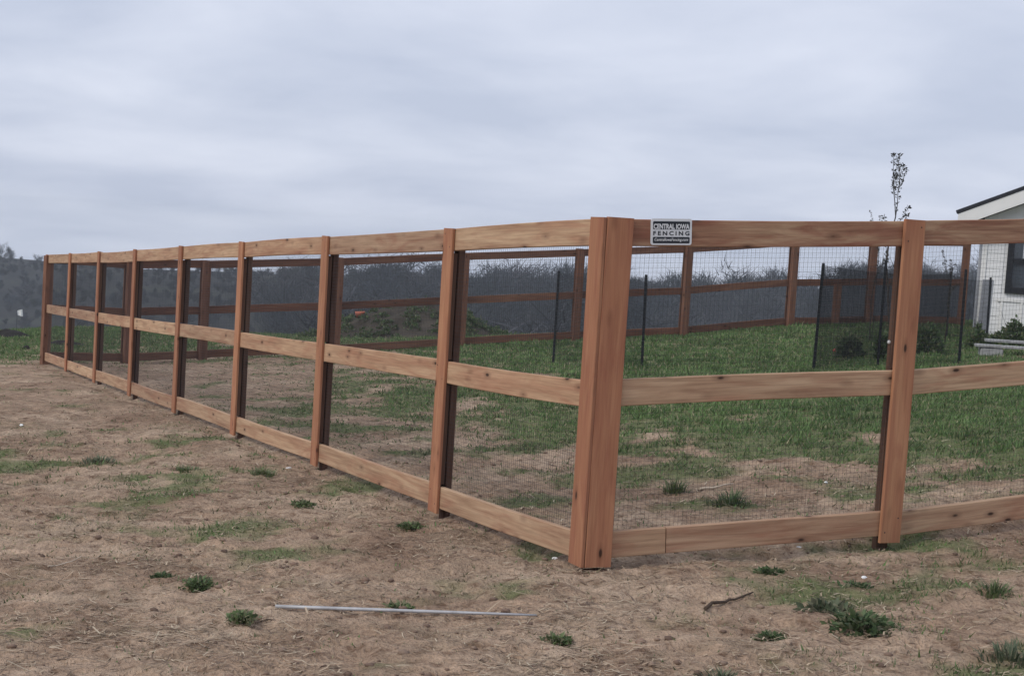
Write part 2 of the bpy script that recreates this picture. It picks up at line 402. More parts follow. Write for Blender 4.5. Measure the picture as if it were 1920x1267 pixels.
dirt = mixc(nt, sm.outputs[0], dirt, (.40, .315, .225))
nm = noise(nt, pos, 2.7, 5, .7, .6)
mat_ = ramp(nt, nm, [(.50, (0, 0, 0)), (.62, (1, 1, 1))])
mm = N(nt, 'ShaderNodeMath', operation='MULTIPLY'); L.new(mat_, mm.inputs[0]); mm.inputs[1].default_value = .28
dirt = mixc(nt, mm.outputs[0], dirt, (.19, .16, .11))
dk = ramp(nt, n3, [(.3, (.7, .68, .66)), (.55, (1.04, 1.04, 1.04))]); dirt = mixc(nt, 1.0, dirt, dk, 'MULTIPLY')
turf = ramp(nt, n2, [(.3, (.068, .105, .036)), (.55, (.115, .16, .062)), (.75, (.20, .20, .11))])
gm = N(nt, 'ShaderNodeMath', operation='MULTIPLY'); L.new(sp.outputs['Red'], gm.inputs[0]); gm.inputs[1].default_value = .8
colr = mixc(nt, gm.outputs[0], dirt, turf)
nf = noise(nt, pos, .06, 6, .6, .5)
farc = ramp(nt, nf, [(.35, (.020, .021, .022)), (.5, (.033, .033, .032)), (.66, (.048, .052, .040))])
colr = mixc(nt, sp.outputs['Green'], colr, farc)
L.new(colr, b.inputs['Base Color']); b.inputs['Roughness'].default_value = .95; b.inputs['Specular IOR Level'].default_value = .1
bp = N(nt, 'ShaderNodeBump'); bp.inputs['Strength'].default_value = .9; bp.inputs['Distance'].default_value = .03
ba = N(nt, 'ShaderNodeMath', operation='ADD'); L.new(n2, ba.inputs[0]); L.new(n3, ba.inputs[1]); L.new(ba.outputs[0], bp.inputs['Height']); L.new(bp.outputs[0], b.inputs['Normal'])
tag(link('ground', ground_me, m), kind='structure')

# ------------------------------------------------------------------ fences
H = 1.83
PT, RT, RW, TT_, PD = .080, .038, .14, .022, .058        # post size, board thickness, board width
def wire_mesh(parent, a, b, n, off, z0a, z0b, z1a, z1b, step, r, mat, name='wire_mesh', kind='stuff', sag=0.0):
    """welded mesh between plan points a and b; bottom and top heights given at both ends"""
    a, b = np.array(a, float), np.array(b, float); Ln = np.linalg.norm(b - a); n = np.array(n)
    segs = []
    k = int(Ln / step)
    def pt(u, v):
        q = a + (b - a) * u + n * off; zb = z0a + (z0b - z0a) * u; zt = z1a + (z1b - z1a) * u
        sg = sag * 4 * u * (1 - u) * v
        return (q[0], q[1], zb + (zt - zb) * v - sg)
    for i in range(k + 1):
        u = min((i + .5) / (k + .5), 1); segs.append((pt(u, 0), pt(u, 1), r, r))
    hh = max(z1a - z0a, z1b - z0b); kv = int(hh / step); nu = 1 if sag == 0 else 6
    for j in range(kv + 1):
        v = min(j / max(kv, 1), 1)
        for s in range(nu): segs.append((pt(s / nu, v), pt((s + 1) / nu, v), r, r))
    V, T = tubes(segs, 3)
    loc = np.array(parent.location) if parent is not None and parent.type == 'EMPTY' else np.zeros(3)
    me = np_mesh(name, V, T)
    o = link(name, me, mat, parent)
    if kind: o['kind'] = kind
    return o

def fence_run(root, pts, out, mats, step, wire_r, zrails=(1.755, .915, .11), first=None, last=None, trims=None, bays=None, post_sz=PT, trim_t=.022, post_d=.046, skip_posts=(), skip_rail=(), splits={}):
    """pts: trim-face ground points; out: +1 if outward is to the right of travel, -1 left"""
    m_post, m_trim, m_rails = mats
    pts = [np.array(p, float) for p in pts]; nb = len(pts) - 1; screws = []
    dirs = []
    for i in range(nb):
        d = (pts[i + 1] - pts[i])[:2]; dirs.append(d / np.linalg.norm(d))
    for i, p in enumerate(pts):
        d = dirs[min(i, nb - 1)] if i in (0, nb) else (dirs[i - 1] + dirs[i]) / 2; d = d / np.linalg.norm(d)
        n = np.array([d[1], -d[0]]) * out
        q = p[:2] - n * (RT + trim_t + .006)                      # plane between post and rail
        sd = (n[0], n[1], 0)
        if i not in skip_posts:
            c = q - n * post_d / 2 - n * .003
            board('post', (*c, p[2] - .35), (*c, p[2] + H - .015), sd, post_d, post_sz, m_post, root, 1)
        tr = trims[i] if trims else (RW, 0)
        if tr:
            w, sh = tr; c = q + n * (RT + .006 + trim_t / 2) + d * sh
            dz = random.uniform(-.003, .006)
            board('trim_board', (*c, p[2] + .008), (*c, p[2] + H + dz), sd, trim_t, w, m_trim, root, 4, .006)
        if 0 < i < nb and m_post is M_post:
            c = q + n * (.004 + RT / 2)
            for h0, h1 in ((zrails[2] + RW / 2, zrails[1] - RW / 2), (zrails[1] + RW / 2, zrails[0] - RW / 2)):
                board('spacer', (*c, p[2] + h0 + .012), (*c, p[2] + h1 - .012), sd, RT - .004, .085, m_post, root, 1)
            for h in zrails:
                for e, f in ((-.3, -.3), (.3, .28)):
                    if tr: screws.append((*(q + n * (RT + .006 + trim_t) + d * (tr[1] + e * tr[0])), p[2] + h + f * RW, n[0], n[1]))
    if step < .03 and screws:
        sv, sf = [], []
        for (x, y, z, nx_, ny_) in screws:
            b0 = len(sv); sv.append((x + nx_ * .0016, y + ny_ * .0016, z))
            for k in range(6):
                a = k * math.pi / 3; sv.append((x - ny_ * .0048 * math.cos(a) + nx_ * .0004, y + nx_ * .0048 * math.cos(a) + ny_ * .0004, z + .0048 * math.sin(a)))
            sf += [(b0, b0 + 1 + k, b0 + 1 + (k + 1) % 6) for k in range(6)]
        link('screws', np_mesh('screws', np.array(sv), np.array(sf)), M_stake, root)['kind'] = 'stuff'
    for i in range(nb):
        a, b2 = pts[i], pts[i + 1]; d = dirs[i]; n = np.array([d[1], -d[0]]) * out
        s0 = first if (i == 0 and first) else .003; s1 = last if (i == nb - 1 and last) else .003
        qa = a[:2] - n * (RT + trim_t + .006) + d * s0; qb = b2[:2] - n * (RT + trim_t + .006) - d * s1
        Lb = np.linalg.norm((b2 - a)[:2]); za = a[2] + (b2[2] - a[2]) * s0 / Lb; zb = b2[2] - (b2[2] - a[2]) * s1 / Lb
        for k, h in enumerate(zrails):
            if (i, k) in skip_rail: continue
            ca = qa + n * (.004 + RT / 2); cb = qb + n * (.004 + RT / 2)
            mt = m_rails[k] if isinstance(m_rails, (list, tuple)) else m_rails
            e1, e2 = random.uniform(-.006, .006), random.uniform(-.006, .006)
            A_, B_ = np.array((*ca, za + h + e1)), np.array((*cb, zb + h + e2))
            if (i, k) in splits:
                u_ = splits[(i, k)]; Mx = A_ + (B_ - A_) * u_; g_ = (B_ - A_) / np.linalg.norm(B_ - A_) * .003
                board('rail', A_, Mx - g_, (n[0], n[1], 0), RT, RW, mt, root, 2); board('rail', Mx + g_, B_, (n[0], n[1], 0), RT, RW, mt, root, 3)
            else: board('rail', A_, B_, (n[0], n[1], 0), RT, RW, mt, root, 4, .008)
        if step: wire_mesh(root, qa, qb, n, 0.0, za + .05, zb + .05, za + 1.80, zb + 1.80, step, wire_r, M_wire)

# left run (outer face to the left of travel from the near corner)
left_pts = [(*(C + LD * s), z) for s, z in zip(left_s, left_z)]
fl = empty('timber_fence', left_pts[0])
tag(fl, 'long timber rail fence with wire mesh running from near corner to the far left', 'fence', 'timber fence runs around the yard')
trs = [(RW, .07)] + [(RW, 0)] * 7 + [(RW, -.07)]
fence_run(fl, left_pts, -1, (M_post, M_trim, (M_rail, M_rail, M_rail)), .0254, .0007, first=.05, last=.05, trims=trs, skip_posts=(0,))

# right run
right_pts = [(*C, -1.70), R1, R2, R3]
fr = empty('timber_fence', right_pts[0])
tag(fr, 'short near run of timber fence at right carrying the company sign on its top rail', 'fence', 'timber fence runs around the yard')
trs = [(.15, .025 + .075), (RW, 0), (RW, 0), (RW, 0)]
fence_run(fr, right_pts, 1, (M_post, M_trim, (M_rail_red, M_rail, M_rail)), .0254, .0006, first=.09, last=.05, trims=trs, skip_posts=(0,), splits={(0, 2): .225})
cin = C + .125 * (LD + (np.array(R1[:2]) - C) / np.linalg.norm(np.array(R1[:2]) - C))
board('post', (*cin, -2.05), (*cin, -1.70 + H - .02), (1, 0, 0), .1, .1, M_post, fr, 1)

# back run
fb = empty('timber_fence', back[0])
tag(fb, 'far timber fence across the back of the yard, before the dirt mound', 'fence', 'timber fence runs around the yard')
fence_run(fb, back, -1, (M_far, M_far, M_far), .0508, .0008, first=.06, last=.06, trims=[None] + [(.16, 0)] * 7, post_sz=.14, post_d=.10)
# run from the back corner to the house
fh = empty('timber_fence', back2[1])
tag(fh, 'rear timber fence between the back corner post and the white house, behind the netted garden', 'fence', 'timber fence runs around the yard')
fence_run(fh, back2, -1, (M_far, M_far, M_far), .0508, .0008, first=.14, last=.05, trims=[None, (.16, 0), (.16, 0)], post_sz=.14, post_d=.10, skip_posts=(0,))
pz = np.array(back2[0]) * .42 + np.array(back2[1]) * .58
board('post', (pz[0], pz[1] - .12, pz[2] - .3), (pz[0], pz[1] - .12, pz[2] + .86), (0, -1, 0), .09, .16, M_far, fh, 1)

# a white knob on the back of the second post
rd = np.array(R1[:2]) - C; rd /= np.linalg.norm(rd); rn = np.array([rd[1], -rd[0]])

# ------------------------------------------------------------------ sign on the right run's top rail
def plate_mesh(w, h, t, r=.012, seg=4):
    bm = bmesh.new(); vs = []
    for (cx, cy, a0) in ((w / 2 - r, h / 2 - r, 0), (-w / 2 + r, h / 2 - r, 90), (-w / 2 + r, -h / 2 + r, 180), (w / 2 - r, -h / 2 + r, 270)):
        for k in range(seg + 1):
            a = math.radians(a0 + 90 * k / seg); vs.append(bm.verts.new((cx + r * math.cos(a), cy + r * math.sin(a), 0)))
    f = bm.faces.new(vs); r_ = bmesh.ops.extrude_face_region(bm, geom=[f])
    for v in r_['geom']:
        if isinstance(v, bmesh.types.BMVert): v.co.z += t
    bmesh.ops.recalc_face_normals(bm, faces=bm.faces[:])
    me = bpy.data.meshes.new('plate'); bm.to_mesh(me); bm.free(); return me
def text_mesh(s, w, h, bold=0.0, shear=0.0, space=1.0, depth=.0006):
    cu = bpy.data.curves.new('lettering', 'FONT'); cu.body = s; cu.size = 1; cu.offset = bold; cu.shear = shear
    cu.space_character = space; cu.align_x = 'CENTER'; cu.extrude = .004; cu.resolution_u = 3
    ob = bpy.data.objects.new('lettering', cu); COL.objects.link(ob)
    bpy.context.view_layer.update()
    me = bpy.data.meshes.new_from_object(ob.evaluated_get(bpy.context.evaluated_depsgraph_get()))
    bpy.data.objects.remove(ob)
    co = np.empty(len(me.vertices) * 3); me.vertices.foreach_get('co', co); co = co.reshape(-1, 3)
    mn, mx = co.min(0), co.max(0)
    co = (co - (mn + mx) / 2) * np.array([w / (mx[0] - mn[0]), h / (mx[1] - mn[1]), depth / max(mx[2] - mn[2], 1e-6)])
    me.vertices.foreach_set('co', co.ravel()); me.update(); return me
SW, SH = .238, .137
def sign_basis():
    s = .40                                                      # metres from the corner along the run
    a = np.array([*C, -1.70]); bb = np.array(R1); Ln = np.linalg.norm((bb - a)[:2]); u = s / Ln
    p = a + (bb - a) * u; q = p[:2] - rn * (RT + TT_ + .006) + rn * (.004 + RT + .0025)
    x = Vector((rd[0], rd[1], (bb[2] - a[2]) / Ln)).normalized(); nrm = Vector((rn[0], rn[1], 0)); nrm = (nrm - x * nrm.dot(x)).normalized()
    y = nrm.cross(x)
    M = Matrix(((x.x, y.x, nrm.x, q[0]), (x.y, y.y, nrm.y, q[1]), (x.z, y.z, nrm.z, p[2] + 1.757), (0, 0, 0, 1)))
    return M
SM = sign_basis()
sg = empty('company_sign', SM.translation)
tag(sg, 'small white and black fencing company sign on the top rail right of the corner post', 'sign')
link('plate', plate_mesh(SW, SH, .004), M_signw, sg, SM)
def on_sign(name, me, mat, u, v, z, parent=sg):
    return link(name, me, mat, parent, SM @ Matrix.Translation((u * SW, v * SH, z)))
on_sign('black_band', plate_mesh(SW * .90, SH * .31, .0006, .006), M_signk, 0, .245, .0042)
on_sign('black_band', plate_mesh(SW * .90, SH * .245, .0006, .006), M_signk, 0, -.315, .0042)
on_sign('lettering', text_mesh('CENTRAL IOWA', SW * .875, SH * .205, .035), M_signw, 0, .205, .0056)['label'] = 'white capitals CENTRAL IOWA on the black band'
on_sign('lettering', text_mesh('FENCING', SW * .885, SH * .165, .03, 0, 1.5), M_signk, 0, -.055, .0050)['label'] = 'black capitals FENCING on white'
on_sign('lettering', text_mesh('CentralIowaFencing.com', SW * .82, SH * .15, .012, .25), M_signw, 0, -.31, .0056)['label'] = 'white slanted web address on the lower black band'
kn = bmesh.new(); bmesh.ops.create_uvsphere(kn, u_segments=10, v_segments=8, radius=.011); kme = bpy.data.meshes.new('knob'); kn.to_mesh(kme); kn.free()
kp = np.array(R1[:2]) - rn * (RT + TT_ + .006 + .03) - rd * (PT / 2 + .006)
link('knob', kme, M_plain_white, fr, Matrix.Translation((kp[0], kp[1], R1[2] + 1.14)))['label'] = 'small white round knob on the side of the post'

# ------------------------------------------------------------------ house at the right edge
HC, _d = P(1829, 622, 28.0), 0
HC = np.array([HC[0], HC[1], gz(HC[0], HC[1])])
ax = Vector((.94, -.34, 0)).normalized(); ay = Vector((.34, .94, 0)).normalized()
HW, HD, WALLH = 9.2, 11.0, 2.28
hs = empty('house', HC)
tag(hs, 'white sided house with low gable roof and black framed window at the right edge', 'house')
HM = Matrix(((ax.x, ay.x, 0, HC[0]), (ax.y, ay.y, 0, HC[1]), (0, 0, 1, HC[2]), (0, 0, 0, 1)))
PITCHR = .44
def hbox(name, x0, x1, y0, y1, z0, z1, mat, bev=0.0, parent=hs):
    me = box_mesh(name, x1 - x0, y1 - y0, z1 - z0, bev)
    return link(name, me, mat, parent, HM @ Matrix.Translation(((x0 + x1) / 2, (y0 + y1) / 2, (z0 + z1) / 2)))
# wall core (gabled prism)
def prism(name, prof, y0, y1, mat, parent=hs):
    n = len(prof); vs = [(x, y0, z) for x, z in prof] + [(x, y1, z) for x, z in prof]
    fs = [tuple(range(n)), tuple(reversed(range(n, 2 * n)))] + [(i, i + n, (i + 1) % n + n, (i + 1) % n) for i in range(n)]
    me = bpy.data.meshes.new(name); me.from_pydata(vs, [], fs)
    bm = bmesh.new(); bm.from_mesh(me); bmesh.ops.recalc_face_normals(bm, faces=bm.faces[:]); bm.to_mesh(me); bm.free()
    return link(name, me, mat, parent, HM)
RZ = WALLH + HW / 2 * PITCHR
prism('wall', [(0, -.5), (HW, -.5), (HW, WALLH), (HW / 2, RZ), (0, WALLH)], 0, HD, M_white)
WX0, WX1, WZ0, WZ1 = .47, 1.45, .86, 2.12
# lap siding boards
z = -.05; ex = .152
while z < RZ - .1:
    zt = z + ex; lo = max(0.0, (zt - WALLH) / PITCHR) + .0; hi = HW - lo
    spans = [(lo + .09 if lo == 0 else lo, hi)]
    if zt > WZ0 - .06 and z < WZ1 + .06: spans = [(spans[0][0], WX0 - .06), (WX1 + .06, hi)]
    for x0, x1 in spans:
        if x1 - x0 < .05: continue
        vs = [(x0, -.014, z), (x1, -.014, z), (x1, -.006, zt), (x0, -.006, zt), (x0, -.001, z), (x1, -.001, z), (x1, -.001, zt), (x0, -.001, zt)]
        me = bpy.data.meshes.new('siding_board'); me.from_pydata(vs, [], [(0, 1, 2, 3), (4, 7, 6, 5), (0, 4, 5, 1), (1, 5, 6, 2), (2, 6, 7, 3), (3, 7, 4, 0)])
        link('siding_board', me, M_white, hs, HM)
    z += ex
hbox('corner_board', 0.0, .09, -.03, -.001, -.2, WALLH + .0, M_whitet)
# panelled lower wall
hbox('skirt_panel', .40, HW - .1, -.034, -.0235, -.2, .70, M_white)
hbox('skirt_cap', .36, HW - .06, -.055, -.0235, .702, .76, M_whitet)
for k in range(22): hbox('batten', .42 + .36 * k, .46 + .36 * k, -.05, -.0345, -.2, .70, M_whitet)
# window
wf = hbox('window', WX0 + .11, WX1 - .11, -.012, -.003, WZ0 + .12, WZ1 - .12, M_glass); wf['label'] = 'black framed double hung window'
for (x0, x1, z0, z1) in ((WX0, WX0 + .11, WZ0, WZ1), (WX1 - .11, WX1, WZ0, WZ1), (WX0 + .111, WX1 - .111, WZ0, WZ0 + .12), (WX0 + .111, WX1 - .111, WZ1 - .12, WZ1), (WX0 + .111, WX1 - .111, (WZ0 + WZ1) / 2 - .05, (WZ0 + WZ1) / 2 + .05)):
    f = hbox('frame', x0, x1, -.06, -.002, z0, z1, M_black, .004, hs)
    mb = f.matrix_basis.copy(); f.parent = wf; f.matrix_basis = wf.matrix_basis.inverted() @ mb
cu_ = hbox('curtain', WX0 + .28, WX0 + .42, -.0155, -.0125, (WZ0 + WZ1) / 2 + .055, WZ1 - .125, M_curtain, 0, hs)
mb = cu_.matrix_basis.copy(); cu_.parent = wf; cu_.matrix_basis = wf.matrix_basis.inverted() @ mb
# roof, rake boards and soffit
OH, RT_ = .48, .11
for sgn in (0, 1):
    def X(x): return x if not sgn else HW - x
    ez = WALLH - OH * PITCHR
    prism('roof', [(X(-OH - .03), ez + .26), (X(HW / 2), RZ + .273 + .0 * OH), (X(HW / 2), RZ + .335), (X(-OH - .05), ez + .315)], -.42, HD + .4, M_roof)
    prism('rake_board', [(X(-OH), ez + .0), (X(HW / 2 - .001), RZ + .0), (X(HW / 2 - .001), RZ + .268), (X(-OH), ez + .255)], -.40, -.36, M_whitet)
    prism('soffit', [(X(-OH), ez + .04), (X(HW / 2 - .001), RZ + .04), (X(HW / 2 - .001), RZ + .07), (X(-OH), ez + .07)], -.358, -.03, M_soffit)
    prism('eave_board', [(X(-OH), ez + .0), (X(-OH + .03), ez + .0), (X(-OH + .03), ez + .24), (X(-OH), ez + .24)], -.355, HD + .3, M_whitet)
hbox('downspout', -.06, -.005, -.02, .05, -.1, WALLH - .1, M_grey, .005)

# grey upright panel in front of the house corner
gp = P(1842, 622, 26.6); gp[2] = gz(gp[0], gp[1])
g1_ = board('grey_panel', (gp[0], gp[1], gp[2] - .1), (gp[0] + .03, gp[1], gp[2] + 1.13), (0, -1, 0), .05, .20, M_grey, None, 1)
tag(g1_, 'pale grey upright panel standing in front of the white house corner', 'panel')

# ------------------------------------------------------------------ garden stakes and netting
def stake(bpx, bpy_, tpx, tpy, label, D=None):
    q, dd = on_ground(bpx, bpy_)
    if D: q = P(bpx, bpy_, D); q[2] = gz(q[0], q[1]); dd = D
    hgt = (bpy_ - tpy) / FPX * dd * 1.0
    t = P(tpx, tpy, dd); lean = (t[:2] - q[:2]) * .9
    root = empty('garden_stake', q); tag(root, label, 'stake', 'dark stakes holding the garden netting')
    q0 = (q[0], q[1], q[2] - .25); q1 = (q[0] + lean[0] * .6, q[1] + lean[1] * .6, q[2] + hgt)
    board('flange', q0, q1, (0, -1, 0), .006, .040, M_stake, root, 1)
    bb = board('stem', (q0[0], q0[1] + .022, q0[2]), (q1[0], q1[1] + .022, q1[2]), (0, -1, 0), .035, .010, M_stake, root, 1)
    V, T = tubes([((q[0] - .012, q[1] - .006, q[2] + .12 + .09 * k), (q[0] + .012, q[1] - .006, q[2] + .12 + .09 * k), .006, .006) for k in range(int((hgt - .2) / .09))], 4)
    V[:, 0] += (V[:, 2] - q[2]) / hgt * lean[0] * .6
    o = link('studs', np_mesh('studs', V, T), M_stake, root); o['kind'] = 'stuff'
    return np.array(q), np.array(q1)
st = []
for a in ((1037, 682, 1048, 508, 'dark metal stake left of the near corner post, leftmost of the stakes on the lawn', None),
          (1204, 689, 1208, 515, 'dark metal stake standing on the lawn just right of the near corner post', None),
          (1524, 697, 1548, 493, 'tall dark metal stake at the left front corner of the right netted garden', None),
          (1645, 690, 1662, 487, 'dark metal stake just left of the second near post, behind the mesh', None),
          (1798, 683, 1810, 505, 'dark metal stake at the front of the netted garden right of the second near post', None),
          (1776, 612, 1785, 490, 'faint dark metal stake at the back of the netted garden left of the house', 27.5),
          (1851, 628, 1857, 502, 'dark metal stake in front of the white house wall beside the grey panel', 25.5)):
    st.append(stake(*a[:5], a[5]))
def net(i, j, label, h0=.02, h1=.98, cutu=(0, 1)):
    a, b2 = st[i], st[j]
    root = wire_mesh(None, a[0][:2], b2[0][:2], (0, -1), .03, a[0][2] + .05, b2[0][2] + .05, a[1][2] - .03, b2[1][2] - .03, .024, .0015, M_net, 'garden_netting', None, .06)
    tag(root, label, 'netting', 'black netting panels strung between the stakes')
net(0, 1, 'black netting panel between the two stakes either side of the near corner post')
net(2, 3, 'black netting panel between the tall left stake and the stake beside the second near post')
net(3, 4, 'black netting panel between the two front stakes, behind the second near post')
net(2, 5, 'black netting panel running back from the tall left stake to the faint rear stake')
net(5, 6, 'black netting panel at the back of the garden ending by the house wall')

# ------------------------------------------------------------------ plants
def leaf_cluster(center, rad, h, n, size, cols, seed, up=.5, low=.0):
    """many small folded leaves through a bush-shaped volume"""
    r = np.random.default_rng(seed)
    a = r.uniform(0, 2 * math.pi, n); rr = np.sqrt(r.uniform(0, 1, n)); zz = r.uniform(low, 1, n) ** 1.0
    lump = .75 + .35 * np.sin(a * 3 + seed) * np.cos(a * 2 + seed * 1.7)
    px = np.cos(a) * rr * rad * lump * (1.05 - .55 * zz); py = np.sin(a) * rr * rad * lump * (1.05 - .55 * zz)
    pz_ = zz * h * (.55 + .45 * lump) * (1.1 - .45 * rr)
    c = np.stack([px, py, pz_], -1)
    d = np.stack([np.cos(a) * (1 - up) + r.normal(0, .35, n), np.sin(a) * (1 - up) + r.normal(0, .35, n), up + r.normal(0, .35, n)], -1); d /= np.linalg.norm(d, axis=1, keepdims=True)
    s = np.cross(d, r.normal(0, 1, (n, 3))); s /= np.linalg.norm(s, axis=1, keepdims=True)
    ln = (size * r.uniform(.6, 1.4, n))[:, None]; w = ln * .28
    nn = np.cross(d, s)
    V = np.stack([c, c + d * ln * .5 + s * w + nn * w * .3, c + d * ln - nn * ln * .15, c + d * ln * .5 - s * w + nn * w * .3], 1).reshape(-1, 3)
    T = (np.arange(n) * 4)[:, None] + np.array([[0, 1, 2, 0, 2, 3]]); T = T.reshape(-1, 3)
    col = np.array(cols)[r.integers(0, len(cols), n)] * r.uniform(.7, 1.25, (n, 1))
    V = V + np.array(center)
    return V, T, np.repeat(col, 4, axis=0)
def blades(center, rad, h, n, cols, seed, wid=.006, spread=1.2):
    r = np.random.default_rng(seed)
    a = r.uniform(0, 2 * math.pi, n); rr = rad * r.uniform(0, 1, n) ** .8 * (.75 + .4 * np.sin(a * 2 + seed) * np.cos(a * 3 + 2 * seed))
    base = np.stack([np.cos(a) * rr, np.sin(a) * rr, np.full(n, -.01)], -1) + np.array(center)
    hh = h * r.uniform(.35, 1.15, n) * (1.1 - .6 * rr / max(rad, 1e-3)); la = a + r.normal(0, .6, n); out = hh * spread * r.uniform(.2, 1.3, n)
    tip = base + np.stack([np.cos(la) * out, np.sin(la) * out, hh], -1)
    mid = base * .5 + tip * .5 + np.stack([-np.cos(la) * out * .18, -np.sin(la) * out * .18, hh * .15], -1)
    s = np.stack([-np.sin(la), np.cos(la), np.zeros(n)], -1) * (wid * r.uniform(.7, 1.4, n))[:, None]
    V = np.stack([base - s, base + s, mid + s * .8, mid - s * .8, tip], 1).reshape(-1, 3)
    T = (np.arange(n) * 5)[:, None] + np.array([[0, 1, 2, 0, 2, 3, 3, 2, 4]]); T = T.reshape(-1, 3)
    col = np.array(cols)[r.integers(0, len(cols), n)] * r.uniform(.7, 1.3, (n, 1))
    return V, T, np.repeat(col, 5, axis=0)
def merge(parts):
    Vs, Ts, Cs, o = [], [], [], 0
    for V, T, c in parts: Vs.append(V); Ts.append(T + o); Cs.append(c); o += len(V)
    return np.concatenate(Vs), np.concatenate(Ts), np.concatenate(Cs)
DKG = [(.085, .135, .055), (.12, .165, .075), (.07, .11, .05), (.16, .17, .095)]
MDG = [(.125, .185, .075), (.155, .205, .09), (.11, .155, .07), (.20, .20, .115)]
GYG = [(.14, .165, .10), (.17, .17, .11), (.10, .13, .075)]

def local_obj(name, V, T, c, mat, base):
    me = np_mesh(name, V - np.array(base), T, c)
    return link(name, me, mat, None, Matrix.Translation(base))
TUFTS = [  # px, py, width px, height px, kind, palette, label
 (1618, 1176, 135, 58, 'leaf', DKG, 'largest dark green leafy weed on the bare soil at lower right'),
 (1548, 1140, 85, 26, 'leaf', GYG, 'grey green weed patch just left of and behind the largest leafy weed'),
 (1443, 1197, 64, 24, 'leaf', DKG, 'small dark leafy weed left of the largest weed, near the bottom right'),
 (1866, 1114, 64, 38, 'blade', MDG, 'bright green grass tuft near the right edge above the largest weed'),
 (452, 1177, 56, 18, 'leaf', MDG, 'bright green low weed just left of the end of the grey pole'),
 (372, 1102, 66, 26, 'leaf', MDG, 'green weed on bare soil above and left of the grey pole'),
 (1049, 1199, 46, 13, 'leaf', MDG, 'small flat green weed just right of and below the grey pole end'),
 (752, 1141, 46, 11, 'leaf', MDG, 'small green weed just behind the middle of the grey pole'),
 (1448, 1076, 50, 14, 'leaf', DKG, 'small dark weed in front of the right fence run, below its bottom rail'),
 (1606, 1098, 64, 14, 'leaf', DKG, 'low dark weed beside a white chip in front of the second near post'),
 (1372, 948, 66, 42, 'blade', DKG, 'tall grass tuft behind the right mesh, beside the pale stick'),
 (1266, 925, 46, 42, 'blade', MDG, 'upright grass tuft behind the right mesh, left of the pale stick'),
 (492, 892, 44, 18, 'blade', MDG, 'small grass tuft left of the fence near the third bay'),
 (350, 886, 60, 16, 'blade', MDG, 'grass tuft at left in the dirt, in front of the fourth bay'),
 (1896, 1235, 120, 46, 'blade', GYG, 'loose grey green grass clump at the lower right corner'),
 (770, 992, 44, 16, 'leaf', MDG, 'small weed in the dirt below the bottom rail of the second bay'),
 (1355, 1268, 80, 26, 'blade', GYG, 'thin grass clump cut off by the bottom edge'),
 (186, 866, 66, 22, 'blade', GYG, 'loose grass clump at far left in the dirt'),
 (568, 951, 40, 10, 'leaf', MDG, 'small flat weed in the dirt in front of the third fence post'),
 (305, 1082, 40, 8, 'leaf', DKG, 'tiny flat dark weed at left of the lower dirt patch')]
for i, (px, py, wpx, hpx, kd, pal, lab) in enumerate(TUFTS):
    q, dd = on_ground(px, py); q[2] += float(relief(np.array([q[0]]), np.array([q[1]]))[0]); rad = wpx / FPX * dd / 2; hh = max(hpx / FPX * dd, .03)
    if kd == 'leaf':
        p1 = leaf_cluster(q, rad * 1.25, hh * .62, int(46 + rad * 1600), .045 if rad > .09 else .028, pal, 40 + i, .3)
        p2 = blades(q, rad * 1.2, hh * .7, int(30 + rad * 500), pal, 80 + i, .005, 1.6)
        V, T, c = merge([p1, p2])
    else:
        V, T, c = blades(q, rad * 1.3, hh * .85, int(80 + rad * 1100), pal, 80 + i, .004, 1.1)
    tag(local_obj('weed_tuft' if kd == 'leaf' else 'grass_tuft', V, T, c, M_leaf, q), lab, 'weed' if kd == 'leaf' else 'grass tuft', 'weeds and tufts on the dirt')

BUSH = [(1590, 655, 70, 46, 22.5, 'dark leafy shrub low behind the netting, left part of the netted garden', 0.0),
        (1655, 662, 60, 58, 22.0, 'dark shrub behind the netting beside the second near post', 0.0),
        (1735, 668, 80, 66, 23.0, 'broad dark shrub behind the netting right of the second near post', 0.0),
        (1835, 640, 66, 34, 24.6, 'dark low shrub at the foot of the grey panel by the house', 0.0),
        (1833, 620, 20, 46, 25.0, 'slim upright leafy plant in front of the house corner', 0.0),
        (1905, 634, 70, 60, 24.6, 'loose twiggy shrub in front of the white wall under the window', 0.0),
        (1880, 630, 60, 26, 25.2, 'low green shrub between the grey panel and the twiggy shrub', 0.0)]
for i, (px, py, wpx, hpx, D, lab, _) in enumerate(BUSH):
    q = P(px, py, D); q[2] = gz(q[0], q[1]); rad = wpx / FPX * D / 2; hh = hpx / FPX * D
    root = empty('shrub', q); tag(root, lab, 'shrub', 'dark shrubs by the house and garden')
    V, T, c = leaf_cluster((0, 0, 0), rad, hh, int(500 + rad * 900), .07, DKG, 140 + i, .5, 0)
    link('foliage', np_mesh('foliage', V, T, c), M_leaf, root, Matrix.Translation(q))
    rr_ = np.random.default_rng(i); sg_ = []
    for k in range(9):
        a = rr_.uniform(0, 6.28); e = rad * rr_.uniform(.3, .9)
        sg_.append(((0, 0, -.05), (math.cos(a) * e, math.sin(a) * e, hh * rr_.uniform(.8, 1.15)), .006, .002))
    V, T = tubes(sg_, 3); link('stems', np_mesh('stems', V, T), M_bark, root, Matrix.Translation(q))

